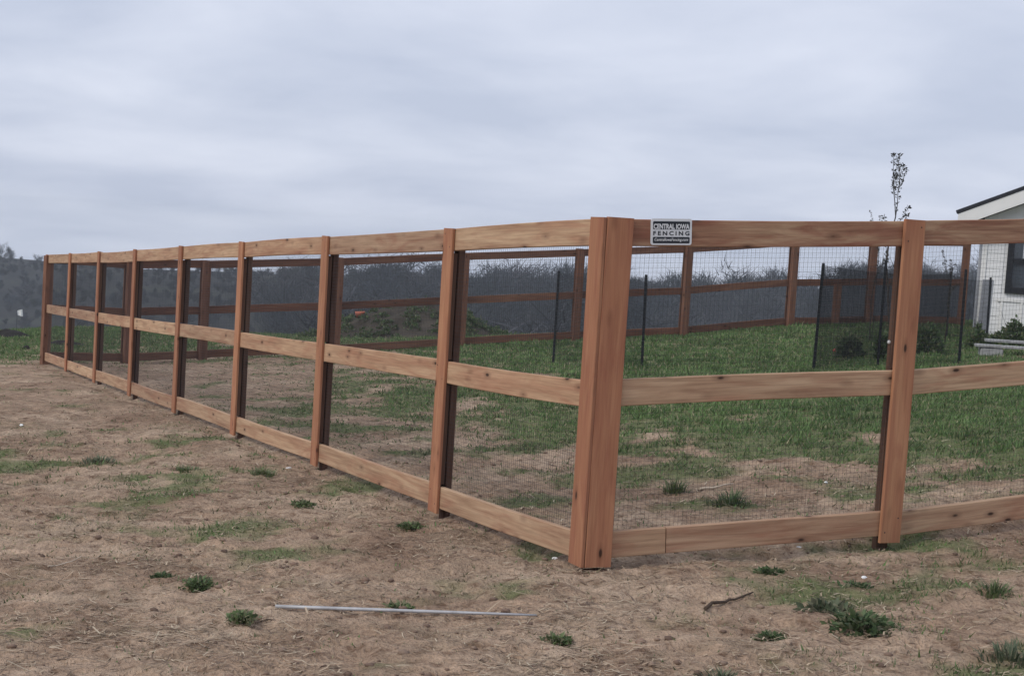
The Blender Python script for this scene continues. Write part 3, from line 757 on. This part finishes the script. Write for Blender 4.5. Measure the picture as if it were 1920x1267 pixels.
def bare_tree(seed, h, spread, levels, twig_n, twig_len, twig_w, trunk_r, first=.25, lean=0.0):
    """branching skeleton: returns limb segments and twig triangles"""
    r = np.random.default_rng(seed); segs = []; tips = []
    def grow(p, d, ln, rad, lv):
        n = 3; 
        for k in range(n):
            d = d + r.normal(0, .10, 3) + np.array([0, 0, .05]); d /= np.linalg.norm(d)
            q = p + d * ln / n; segs.append((p, q, rad * (1 - .22 * k), rad * (1 - .22 * (k + 1)))); p0 = p; p = q
            if lv > 0 and (k > 0 or lv < levels):
                for _ in range(r.integers(1, 3)):
                    a = r.uniform(0, 6.28); e = np.array([math.cos(a), math.sin(a), r.uniform(.15, .8) / max(spread, .2)]); e /= np.linalg.norm(e)
                    e = e * spread + d * (1 - spread * .6); e /= np.linalg.norm(e)
                    grow(p0 + (p - p0) * r.uniform(.2, 1), e, ln * r.uniform(.45, .7), rad * .5, lv - 1)
        tips.append((p, d, ln))
        if lv <= 1: tips.append((p - d * ln * .5, d, ln))
    grow(np.array([0, 0, -.2]), np.array([lean, 0, 1.0]), h * .62, trunk_r, levels)
    tp = np.array([t[0] for t in tips]); td = np.array([t[1] for t in tips])
    pick = r.integers(0, len(tp), twig_n)
    c = tp[pick] + r.normal(0, twig_len * .35, (twig_n, 3)); d = td[pick] + r.normal(0, .55, (twig_n, 3)); d[:, 2] += .25; d /= np.linalg.norm(d, axis=1, keepdims=True)
    s = np.cross(d, r.normal(0, 1, (twig_n, 3))); s /= np.linalg.norm(s, axis=1, keepdims=True)
    ln = twig_len * r.uniform(.5, 1.3, (twig_n, 1))
    TV = np.stack([c - s * twig_w, c + s * twig_w, c + d * ln], 1).reshape(-1, 3); TT = np.arange(twig_n * 3).reshape(-1, 3)
    return segs, TV, TT

# saplings in the garden
def sapling(px, py, D, top_y, label, seed, thick, spread, buds):
    q = P(px, py, D); q[2] = gz(q[0], q[1]); h = (py - top_y) / FPX * D
    root = empty('sapling', q); tag(root, label, 'sapling', 'young bare saplings')
    r = np.random.default_rng(seed); segs = []; bl = []
    pts = [np.array([0, 0, -.1])]
    for k in range(1, 7): pts.append(np.array([r.normal(0, .012) * h, r.normal(0, .01) * h, h * .70 * k / 6]))
    for k in range(6): segs.append((pts[k], pts[k + 1], thick * (1 - .1 * k), thick * (1 - .1 * (k + 1))))
    trunk = segs; segs2 = []
    def twig(p, d, ln, rad, lv):
        for k in range(4):
            d = d + r.normal(0, .09, 3) + np.array([0, 0, .06]); d /= np.linalg.norm(d); q2 = p + d * ln / 4
            segs2.append((p, q2, rad * (1 - .15 * k), rad * (1 - .15 * (k + 1)))); p = q2
            if r.uniform() < .9: bl.append(p); bl.append(p - d * ln * .12)
            if lv and r.uniform() < .55:
                a = r.uniform(0, 6.28); twig(p, d + spread * np.array([math.cos(a), math.sin(a), .2]), ln * .45, rad * .55, lv - 1)
        bl.append(p); bl.append(p)
    top = pts[-1]
    twig(top, np.array([-.12, 0, 1.0]), h * .30, thick * .42, 1); twig(top, np.array([.03, .05, 1.0]), h * .26, thick * .38, 1)
    twig(pts[5], np.array([.62, .1, .85]), h * .15, thick * .3, 0); twig(pts[5] * .6 + pts[6] * .4, np.array([.75, -.1, .8]), h * .14, thick * .3, 0)
    for k in range(3): a = r.uniform(0, 6.28); twig(pts[3 + k % 3], np.array([.5 * math.cos(a), .5 * math.sin(a), .8]), h * .12, thick * .25, 0)
    V, T = tubes(trunk, 6); link('trunk', np_mesh('trunk', V, T), M_bark, root, Matrix.Translation(q))
    V, T = tubes(segs2, 3); link('branches', np_mesh('branches', V, T), M_bark, root, Matrix.Translation(q))['kind'] = 'stuff'
    parts = [leaf_cluster(b_ - np.array([0, 0, .02]), buds, buds * 1.6, 7, buds * 1.1, [(.05, .05, .04), (.07, .06, .045)], seed + 7 * i, .4) for i, b_ in enumerate(bl)]
    V, T, c = merge(parts); link('buds', np_mesh('buds', V, T, c), M_leaf, root, Matrix.Translation(q))['kind'] = 'stuff'
sapling(1656, 678, 22.0, 297, 'tall thin bare sapling rising above the top rail behind the second near post', 3, .022, .38, .034)
sapling(1632, 650, 26.0, 428, 'slender short sapling just left of the tall one, its tip barely above the rail', 8, .012, .4, .018)
sapling(1772, 640, 25.5, 482, 'small twiggy sapling inside the netting left of the house', 12, .012, .6, .02)

# ------------------------------------------------------------------ things on the ground
a_, _ = on_ground(516, 1151); b_, _ = on_ground(1006, 1159)
a_[2] += .022; b_[2] += .004
def tube_obj(name, pts, rads, mat, ns=10):
    segs = [(pts[i], pts[i + 1], rads[i], rads[i + 1]) for i in range(len(pts) - 1)]
    bm = bmesh.new(); rings = []
    P_ = [Vector(p) for p in pts]
    for i, p in enumerate(P_):
        d = (P_[min(i + 1, len(P_) - 1)] - P_[max(i - 1, 0)]).normalized(); s = d.cross(Vector((0, 0, 1))).normalized(); u = s.cross(d)
        rings.append([bm.verts.new(p + (s * math.cos(2 * math.pi * k / ns) + u * math.sin(2 * math.pi * k / ns)) * rads[i]) for k in range(ns)])
    for i in range(len(rings) - 1):
        for k in range(ns): bm.faces.new((rings[i][k], rings[i][(k + 1) % ns], rings[i + 1][(k + 1) % ns], rings[i + 1][k]))
    bm.faces.new(rings[0]); bm.faces.new(rings[-1][::-1]); bmesh.ops.recalc_face_normals(bm, faces=bm.faces[:])
    for f in bm.faces: f.smooth = len(f.verts) == 4
    me = bpy.data.meshes.new(name); bm.to_mesh(me); bm.free(); return link(name, me, mat)
pp = [a_ + (b_ - a_) * t for t in np.linspace(0, 1, 7)]
for k, p in enumerate(pp): p[2] = max(p[2], gz(p[0], p[1]) + float(relief(np.array([p[0]]), np.array([p[1]]))[0]) * .6 + .008) if k else p[2]
zs = np.polyfit(range(7), [p[2] for p in pp], 1); 
for k, p in enumerate(pp): p[2] = np.polyval(zs, k) + .016 - .0015 * k
tag(tube_obj('metal_pole', pp, [.0085, .0085, .0083, .008, .0075, .0065, .005], M_pole), 'thin pale grey metal pole lying on the bare soil in the foreground', 'pole')

def stick(name, p, q, r, mat, label, cat, jag=.01, n=6, lift=.012):
    a2, _ = on_ground(*p); b2, _ = on_ground(*q); pts = []
    for t in np.linspace(0, 1, n):
        v = a2 + (b2 - a2) * t; v[2] = gz(v[0], v[1]) + float(relief(v[0:1], v[1:2])[0]) + lift
        v[:2] += rng.normal(0, jag, 2) * (0 < t < 1); pts.append(v)
    return tag(tube_obj(name, pts, [r * (1 - .6 * t) for t in np.linspace(0, 1, n)], mat, 6), label, cat)
M_pale = plain_mat('pale_wood', (.55, .46, .36), .8, .2); M_twigd = plain_mat('dark_twig', (.09, .065, .05), .9, .1)
stick('stick', (1311, 921), (1374, 914), .010, M_pale, 'pale stick lying on the soil behind the right mesh', 'stick', .002)
stick('twig', (1322, 1147), (1412, 1106), .009, M_twigd, 'crooked dark twig on the dirt below the right fence run', 'twig', .02, 7)
stick('stalk', (90, 1062), (196, 1036), .004, M_pale, 'thin dry stalk on the dirt at the left', 'stalk', .012)
for i, (px, py, w, lab) in enumerate(((40, 799, .05, 'small white chip on the dirt at the far left'), (541, 880, .04, 'small white chip on the dirt left of the third bay'), (1498, 1029, .022, 'tiny white pebble under the bottom rail of the right run'),
                                     (1620, 1086, .034, 'long white chip lying behind a low weed in front of the right fence'), (1548, 907, .035, 'white pebble on the lawn edge behind the right mesh'), (1040, 1050, .03, 'tiny pale pebble on the soil left of the corner post foot'))):
    q, _ = on_ground(px, py); bm = bmesh.new(); bmesh.ops.create_icosphere(bm, subdivisions=2, radius=w * .5)
    for v in bm.verts: v.co = Vector((v.co.x * 1.3, v.co.y * .7, v.co.z * .45)) * (1 + random.uniform(-.2, .2))
    me = bpy.data.meshes.new('chip'); bm.to_mesh(me); bm.free()
    tag(link('white_chip', me, M_plain_white, None, Matrix.Translation((q[0], q[1], q[2] + .012)) @ Matrix.Rotation(random.uniform(0, 3), 4, 'Z')), lab, 'chip', 'white chips and pebbles')

# red ball, concrete block and planks near the house
q, dd = on_ground(1566, 664); bm = bmesh.new(); bmesh.ops.create_uvsphere(bm, u_segments=16, v_segments=10, radius=.045)
me = bpy.data.meshes.new('ball'); bm.to_mesh(me); bm.free()
for p in me.polygons: p.use_smooth = True
tag(link('red_ball', me, M_red, None, Matrix.Translation((q[0], q[1], q[2] + .05))), 'small red ball on the grass behind the netting', 'ball')
q = P(1857, 664, 22.6); q[2] = gz(*q[:2])
tag(link('concrete_block', box_mesh('concrete_block', .34, .30, .13, .012), M_conc, None, Matrix.Translation((q[0], q[1], q[2] + .06)) @ Matrix.Rotation(-.2, 4, 'Z')), 'grey concrete block on the grass at the right edge, under the plank ends', 'block')
for k, (dx, dy, dz, lab) in enumerate(((.45, .0, .135, 'weathered pale plank lying on the grey block at the right edge'), (.75, .45, .20, 'second pale plank lying behind and above the first plank at the right edge'))):
    a2 = (q[0] + dx - .7, q[1] + dy, q[2] + dz + .02); b2 = (q[0] + dx + 1.3, q[1] + dy - .35, q[2] + dz + .03)
    tag(board('plank', a2, b2, (0, 0, 1), .038, .24, M_conc, None, 2), lab, 'plank', 'planks at the right edge')
q2 = (q[0] + 1.5, q[1] - .1, gz(q[0] + 1.5, q[1] - .1)); 
tag(link('concrete_block', box_mesh('concrete_block', .34, .5, .16, .012), M_conc, None, Matrix.Translation((q2[0], q2[1], q2[2] + .03))), 'second grey concrete block holding the planks, beyond the right edge of the photo', 'block')

# ------------------------------------------------------------------ mounds and marker flag
def mound(name, c, rx, ry, h, mat, weeds, seed, label, cat, pal=DKG):
    c = np.array(c, float); root = empty(name, c); tag(root, label, cat)
    n = 44; u = np.linspace(-1.25, 1.25, n); U, V_ = np.meshgrid(u, u); r2 = np.sqrt(U ** 2 + V_ ** 2)
    prof = np.clip(1 - sstep(.0, 1.12, r2), 0, 1) ** .8
    X_, Y_ = c[0] + U * rx, c[1] + V_ * ry
    Z = ground_z(X_, Y_) - .05 + (prof * h * (1 + .3 * fbm(U * 1.3 + seed, V_ * 1.3, 3))) + .10 * h * fbm(U * 5, V_ * 5 + seed, 3) * (prof > .02)
    idx = np.arange(n * n).reshape(n, n); Q_ = np.stack([idx[:-1, :-1], idx[:-1, 1:], idx[1:, 1:], idx[1:, :-1]], -1).reshape(-1, 4)
    link('soil', np_mesh('soil', np.stack([X_, Y_, Z], -1).reshape(-1, 3), Q_, None, True), mat, root)
    if weeds:
        r = np.random.default_rng(seed); parts = []
        for k in range(weeds):
            i, j = r.integers(4, n - 4, 2)
            if r2[i, j] > 1.1 or (r2[i, j] < .45 and r.uniform() < .6): continue
            parts.append(leaf_cluster((X_[i, j], Y_[i, j], Z[i, j] - .03), r.uniform(.12, .3), r.uniform(.08, .24), 46, .07, pal, seed * 100 + k, .5))
        V2, T2, c2 = merge(parts); o = link('weeds', np_mesh('weeds', V2, T2, c2), M_leaf, root); o['kind'] = 'stuff'
M_mound = plain_mat('mound_soil', (.062, .053, .043), .95, .1, 0, .45, 2.2)
mc = P(765, 652, 37.5); mc[2] = gz(mc[0], mc[1])
mound('dirt_mound', mc, 2.7, 2.4, 1.0, M_mound, 300, 4, 'large weedy dirt mound beyond the far fence left of the near corner post', 'dirt mound')
ot = P(676, 586, 36.6); bm = bmesh.new(); bmesh.ops.create_cone(bm, segments=10, radius1=.085, radius2=.025, depth=.24, cap_ends=True)
me = bpy.data.meshes.new('cone'); bm.to_mesh(me); bm.free()
tag(link('orange_cone', me, M_orange, None, Matrix.Translation((ot[0], ot[1], ot[2] - .02)) @ Matrix.Rotation(1.25, 4, 'Y')), 'small orange cone lying tipped over on the shoulder of the dirt mound', 'cone')
lm = P(18, 648, 33.0); lm[2] = gz(lm[0], lm[1])
mound('mulch_pile', lm, .62, .5, .24, M_mulch, 0, 9, 'low dark mulch pile on the grass at the far left edge', 'mulch pile')
lm2 = P(48, 664, 28.5); lm2[2] = gz(lm2[0], lm2[1])
mound('soil_clod', lm2, .14, .14, .13, M_mulch, 0, 10, 'small dark clod on the grass in front of the mulch pile', 'clod')
lm3 = P(120, 660, 30.0); lm3[2] = gz(lm3[0], lm3[1])
mound('mulch_pile', lm3, .7, .4, .16, M_mulch, 0, 12, 'flat dark mulch patch seen through the farthest bays of the left fence', 'mulch pile')
fq = P(30, 640, 34.0); fq[2] = gz(fq[0], fq[1]); ftop = P(33, 582, 34.0)
root = empty('marker_flag', fq); tag(root, 'white marker flag on a thin wire stake at the far left', 'flag')
V, T = tubes([((fq[0], fq[1], fq[2] - .1), (fq[0], fq[1], ftop[2]), .004, .004)], 5); link('wire', np_mesh('wire', V, T), M_stake, root)
fv = []
for i in range(5):
    for j in range(3): fv.append((fq[0] + .03 * i + .01 * j, fq[1] + .02 * math.sin(i * 1.6), ftop[2] - .055 * j - .008 * i * j + .01 * i))
fc = [(i * 3 + j, i * 3 + j + 1, i * 3 + j + 4, i * 3 + j + 3) for i in range(4) for j in range(2)]
me = bpy.data.meshes.new('cloth'); me.from_pydata(fv, [], fc); link('cloth', me, M_plain_white, root)

# ------------------------------------------------------------------ distant woods
TREE_COLS = np.array([(.034, .036, .044), (.048, .047, .053), (.027, .032, .040), (.042, .047, .044)])
protos = []
for s in range(7):
    h = 9.5 + 1.2 * (s % 3)
    segs, TV, TT = bare_tree(60 + s, h, .55 + .06 * (s % 3), 3, 1700, 1.25, .030, .20)
    V, T = tubes(segs, 3); tc_ = TREE_COLS[s % 4]
    r = np.random.default_rng(s)
    tcol = np.repeat(tc_[None] * r.uniform(.7, 1.35, (len(TV) // 3, 1)), 3, axis=0)
    protos.append((V, T, np.tile(tc_ * .8, (len(V), 1)), TV, TT, tcol))
tree_meshes = [(np_mesh('trunk', p[0], p[1], p[2]), np_mesh('crown', p[3], p[4], p[5])) for p in protos]
rw = np.random.default_rng(21)
def lean_proto(p, k):                # thinner version for the mass behind
    TV = p[3].reshape(-1, 3, 3)[::k]; c = p[5].reshape(-1, 3, 3)[::k]
    ctr = TV.mean(1, keepdims=True); TV = ctr + (TV - ctr) * np.array([2.1])
    return TV.reshape(-1, 3), np.arange(len(TV) * 3).reshape(-1, 3), c.reshape(-1, 3)
thin = [lean_proto(p, 3) for p in protos]
# skyline trees one can tell apart
az_list = []
SKX = [0, 300, 560, 600, 660, 720, 780, 840, 900, 980, 1100, 1180, 1230, 1300, 1340, 1400, 1450, 1500, 1560, 1620, 1830]
SKY = [487, 489, 500, 512, 506, 503, 508, 511, 519, 511, 511, 520, 532, 534, 540, 523, 517, 534, 518, 508, 503]
sky_specs = []
for k in range(40):
    px = 612 + (1820 - 612) * (k + .5 + rw.uniform(-.35, .35)) / 40
    sky_specs.append((px, np.interp(px, SKX, SKY) + rw.uniform(-4, 5), rw.uniform(190, 235)))
sky_specs += [(4, 450, 318.0), (21, 457, 318.0), (38, 477, 325.0), (68, 473, 322.0)]
BAYS = [(610, 838, 'second bay left of the corner'), (838, 1120, 'first bay left of the corner'), (1120, 1700, 'first bay right of the corner'), (1700, 1900, 'second bay right of the corner')]
ORD = ['leftmost', 'second from left', 'third from left', 'fourth from left', 'fifth from left', 'sixth from left', 'seventh from left', 'eighth from left', 'ninth from left', 'tenth from left'] + [w_ + ' from left' for w_ in ('eleventh', 'twelfth', 'thirteenth', 'fourteenth', 'fifteenth', 'sixteenth', 'seventeenth', 'eighteenth', 'nineteenth', 'twentieth', 'twenty first', 'twenty second', 'twenty third')]
HILL = ['dense dark tree on the hilltop cut by the left photo edge', 'taller open tree on the far left hilltop beside the dense dark one', 'low bush on the far left hilltop between two trees', 'thin small tree on the hilltop just left of the long fence end']
cnt = {}; nh = 0
for i, (px, top, D) in enumerate(sky_specs):
    tp = P(px, top, D); bz = gz(tp[0], tp[1]); hh = tp[2] - bz
    if hh < 2.2: hh = rw.uniform(2.2, 3.5)
    hh = min(hh, 14.5)
    k = i % 7; real = max(protos[k][3][:, 2].max(), 1); sc_ = hh / real; wd = sc_ * rw.uniform(1.2, 1.6)
    root = empty('bare_tree', (tp[0], tp[1], bz)); root.scale = (wd, wd, sc_); root.rotation_euler = (0, 0, rw.uniform(0, 6.28))
    if px < 110: lab = HILL[nh]; nh += 1; grp = 'trees on the far left hilltop'
    else:
        bn = [b_[2] for b_ in BAYS if b_[0] <= px < b_[1]][0]; c_ = cnt.get(bn, 0); cnt[bn] = c_ + 1
        lab = 'bare skyline tree, ' + ORD[c_] + ' in the ' + bn; grp = 'bare trees along the distant skyline'
    tag(root, lab, 'tree', grp)
    for nm, me in zip(('trunk', 'crown'), tree_meshes[k]):
        o = bpy.data.objects.new(nm, me); COL.objects.link(o); o.parent = root
        if nm == 'crown': o['kind'] = 'stuff'
        if not me.materials: me.materials.append(M_twig)
# the wood itself
parts = []; nw = 2000
for k in range(nw):
    D = rw.uniform(140, 335); x = rw.uniform(-.44, .42) * D
    if k >= 1500: D = rw.uniform(180, 345); x = rw.uniform(-.44, -.14) * D
    z = gz(x, D); pxa = 960 + x / D * FPX
    if pxa < 540: hh = rw.uniform(1.2, 2.8) if D > 230 else rw.uniform(2.0, 4)
    else: hh = rw.uniform(7.5, 12.5)
    zc = P(pxa, np.interp(pxa, SKX, SKY) + rw.uniform(1, 9), D)[2]
    hh = min(hh, max(zc - z, 1.2))
    V, T, c = thin[k % 7]; sc_ = hh / 10.5; a = rw.uniform(0, 6.28); Rm = np.array([[math.cos(a), -math.sin(a), 0], [math.sin(a), math.cos(a), 0], [0, 0, 1]])
    wd = max(sc_ * 1.5, .26)
    V2 = (V * np.array([wd, wd, sc_])) @ Rm.T + np.array([x, D, z - .4])
    parts.append((V2, T, c * (.35 + 1.1 * rw.uniform(0, 1) ** 1.8) * (1 + .5 * math.sin(x * .13 + 1) * math.sin(D * .05))))
V, T, c = merge(parts)
tag(link('woodland', np_mesh('woodland', V, T, c), M_twig), 'distant mass of bare grey woodland covering the valley and hillside', 'woodland', None, 'stuff')

# ------------------------------------------------------------------ grass and straw
def scatter(n, x0, x1, y0, y1, seed, near=1.6):
    r = np.random.default_rng(seed); y = y0 + (y1 - y0) * r.uniform(0, 1, n) ** near
    half = np.minimum(np.abs(x1), .44 * y + 1.2); x = r.uniform(-1, 1, n) * half
    return x, y, r
def grass_patch(n, seed):
    x, y, r = scatter(n, -16, 18, 4.6, 44, seed, 1.25)
    cvr = cover(x, y); g = green(x, y)
    clump = .5 + 1.1 * fbm(x * 2.6, y * 2.6 + 3, 3, .6)
    keep = r.uniform(0, 1, n) < np.clip(np.maximum(cvr * (.35 + clump) * (.35 + .75 * g), .5 * np.clip(fbm(x * 1.9 + 9, y * 2.6, 4, .65) - .02, 0, 1) * np.clip(g * 4, .25, 1) + .012), 0, 1)
    x, y, cvr, g, clump = x[keep], y[keep], cvr[keep], g[keep], np.clip(clump[keep], 0, 1.3); n = len(x)
    base = np.stack([x, y, ground_z(x, y) + relief(x, y) * sstep(60, 30, y) - .006], -1)
    hh = (.012 + .038 * g * (.25 + 1.15 * clump)) * r.uniform(.5, 1.4, n) * (1 + .012 * y)
    la = r.uniform(0, 6.28, n); out = hh * r.uniform(.2, 1.1, n)
    tip = base + np.stack([np.cos(la) * out, np.sin(la) * out, hh], -1)
    w = (.0022 + .00042 * y) * r.uniform(.7, 1.4, n)
    sa = r.uniform(0, 6.28, n); s = np.stack([np.cos(sa), np.sin(sa), np.zeros(n)], -1) * w[:, None]
    V = np.stack([base - s, base + s, tip], 1).reshape(-1, 3); T = np.arange(n * 3).reshape(-1, 3)
    pal = np.array([(.115, .195, .064), (.138, .22, .078), (.09, .152, .052), (.175, .225, .095), (.31, .27, .165), (.20, .20, .115), (.15, .16, .085), (.25, .22, .14)])
    pk = np.where(r.uniform(0, 1, n) < np.clip(1.15 - 1.3 * g, 0, .85), r.choice([5, 6, 7, 1, 4], n, p=[.3, .22, .2, .13, .15]), r.choice(5, n, p=[.32, .24, .22, .14, .08]))
    c = pal[pk] * r.uniform(.75, 1.25, (n, 1)) * (.95 + .38 * pn(x * .7, y * .8) + .45 * pn(x * 2.3 + 8, y * 2.6) + .1 * (r.uniform(0, 1, n) < .1))[:, None]
    return V, T, np.repeat(c, 3, axis=0)
V, T, c = grass_patch(760000, 31)
tag(link('grass', np_mesh('grass', V, T, c), M_leaf), 'patchy green grass over the fenced yard and scattered in the dirt', 'grass', None, 'stuff')

def straw_bits(n, seed):
    x, y, r = scatter(n, -8, 9, 4.6, 17, seed, 1.3)
    g = green(x, y); cl = .5 + 1.3 * fbm(x * 1.4 + 40, y * 1.4, 3, .6)
    keep = r.uniform(0, 1, n) < np.clip((1.0 - g) * cl * .9, 0, 1); x, y = x[keep], y[keep]; n = len(x)
    z = ground_z(x, y) + relief(x, y)
    la = r.normal(.25, .75, n); ln = r.uniform(.02, .085, n) * (1 + (r.uniform(0, 1, n) < .06) * 1.6)
    d = np.stack([np.cos(la), np.sin(la), r.normal(0, .14, n)], -1) * ln[:, None]
    s = np.stack([-np.sin(la), np.cos(la), np.zeros(n)], -1) * (r.uniform(.0014, .0042, n))[:, None]
    c0 = np.stack([x, y, z + .006 + np.abs(r.normal(0, .005, n))], -1)
    bend = np.stack([-np.sin(la), np.cos(la), np.full(n, .3)], -1) * (ln * r.normal(0, .14, n))[:, None]
    V = np.stack([c0 - d / 2 - s, c0 - d / 2 + s, c0 + bend + s, c0 + bend - s, c0 + d / 2], 1).reshape(-1, 3)
    T = ((np.arange(n) * 5)[:, None] + np.array([[0, 1, 2, 0, 2, 3, 3, 2, 4]])).reshape(-1, 3)
    pal = np.array([(.46, .36, .255), (.36, .27, .19), (.54, .45, .33), (.25, .18, .13), (.14, .10, .075)])
    c = pal[r.choice(5, n, p=[.3, .28, .12, .18, .12])] * r.uniform(.8, 1.15, (n, 1))
    return V, T, np.repeat(c, 5, axis=0)
V, T, c = straw_bits(90000, 33)
tag(link('straw', np_mesh('straw', V, T, c), M_straw), 'dry straw and dead stalks strewn over the bare soil', 'straw', None, 'stuff')

# clods of soil
rc = np.random.default_rng(44); n = 9000
x, y, _r = scatter(n, -8, 9, 4.6, 15, 45, 1.2); keep = rc.uniform(0, 1, n) < np.clip(1.1 - 1.4 * green(x, y), 0, 1) * np.clip(.5 + 1.4 * fbm(x * .9, y * .9 + 20, 3), 0, 1)
x, y = x[keep], y[keep]; z = ground_z(x, y) + relief(x, y); n = len(x)
ico = bmesh.new(); bmesh.ops.create_icosphere(ico, subdivisions=1, radius=1); iv = np.array([v.co[:] for v in ico.verts]); it = np.array([[v.index for v in f.verts] for f in ico.faces]); ico.free()
sz = .005 + .015 * rc.uniform(0, 1, n) ** 4
V = (iv[None] * (1 + rc.uniform(-.3, .3, (n, len(iv), 1)))) * (sz[:, None, None] * np.array([1.25, 1.0, .7])) + np.stack([x, y, z + sz * .05], -1)[:, None]
T = it[None] + (np.arange(n) * len(iv))[:, None, None]
cc = np.repeat(np.array([(.23, .155, .115), (.18, .12, .09), (.28, .20, .15)])[rc.integers(0, 3, n)] * rc.uniform(.75, 1.2, (n, 1)), len(iv), axis=0)
tag(link('clods', np_mesh('clods', V.reshape(-1, 3), T.reshape(-1, 3), cc, True), M_straw), 'small soil clods scattered over the bare dirt', 'clods', None, 'stuff')

# ------------------------------------------------------------------ air
hm = bpy.data.materials.new('haze'); hm.use_nodes = True; hn = hm.node_tree; hn.nodes.clear()
ho = hn.nodes.new('ShaderNodeOutputMaterial'); hv = hn.nodes.new('ShaderNodeVolumePrincipled')
hv.inputs['Color'].default_value = (.84, .91, 1.0, 1); hv.inputs['Density'].default_value = .0006; hv.inputs['Anisotropy'].default_value = 0.0
hn.links.new(hv.outputs[0], ho.inputs['Volume'])
zmin = float(GZ.min()) - 1.0; ztop = 5.0
hz = box_mesh('haze', 980, 940, ztop - zmin)
tag(link('haze', hz, hm, None, Matrix.Translation((0, 340, (ztop + zmin) / 2))), kind='stuff')
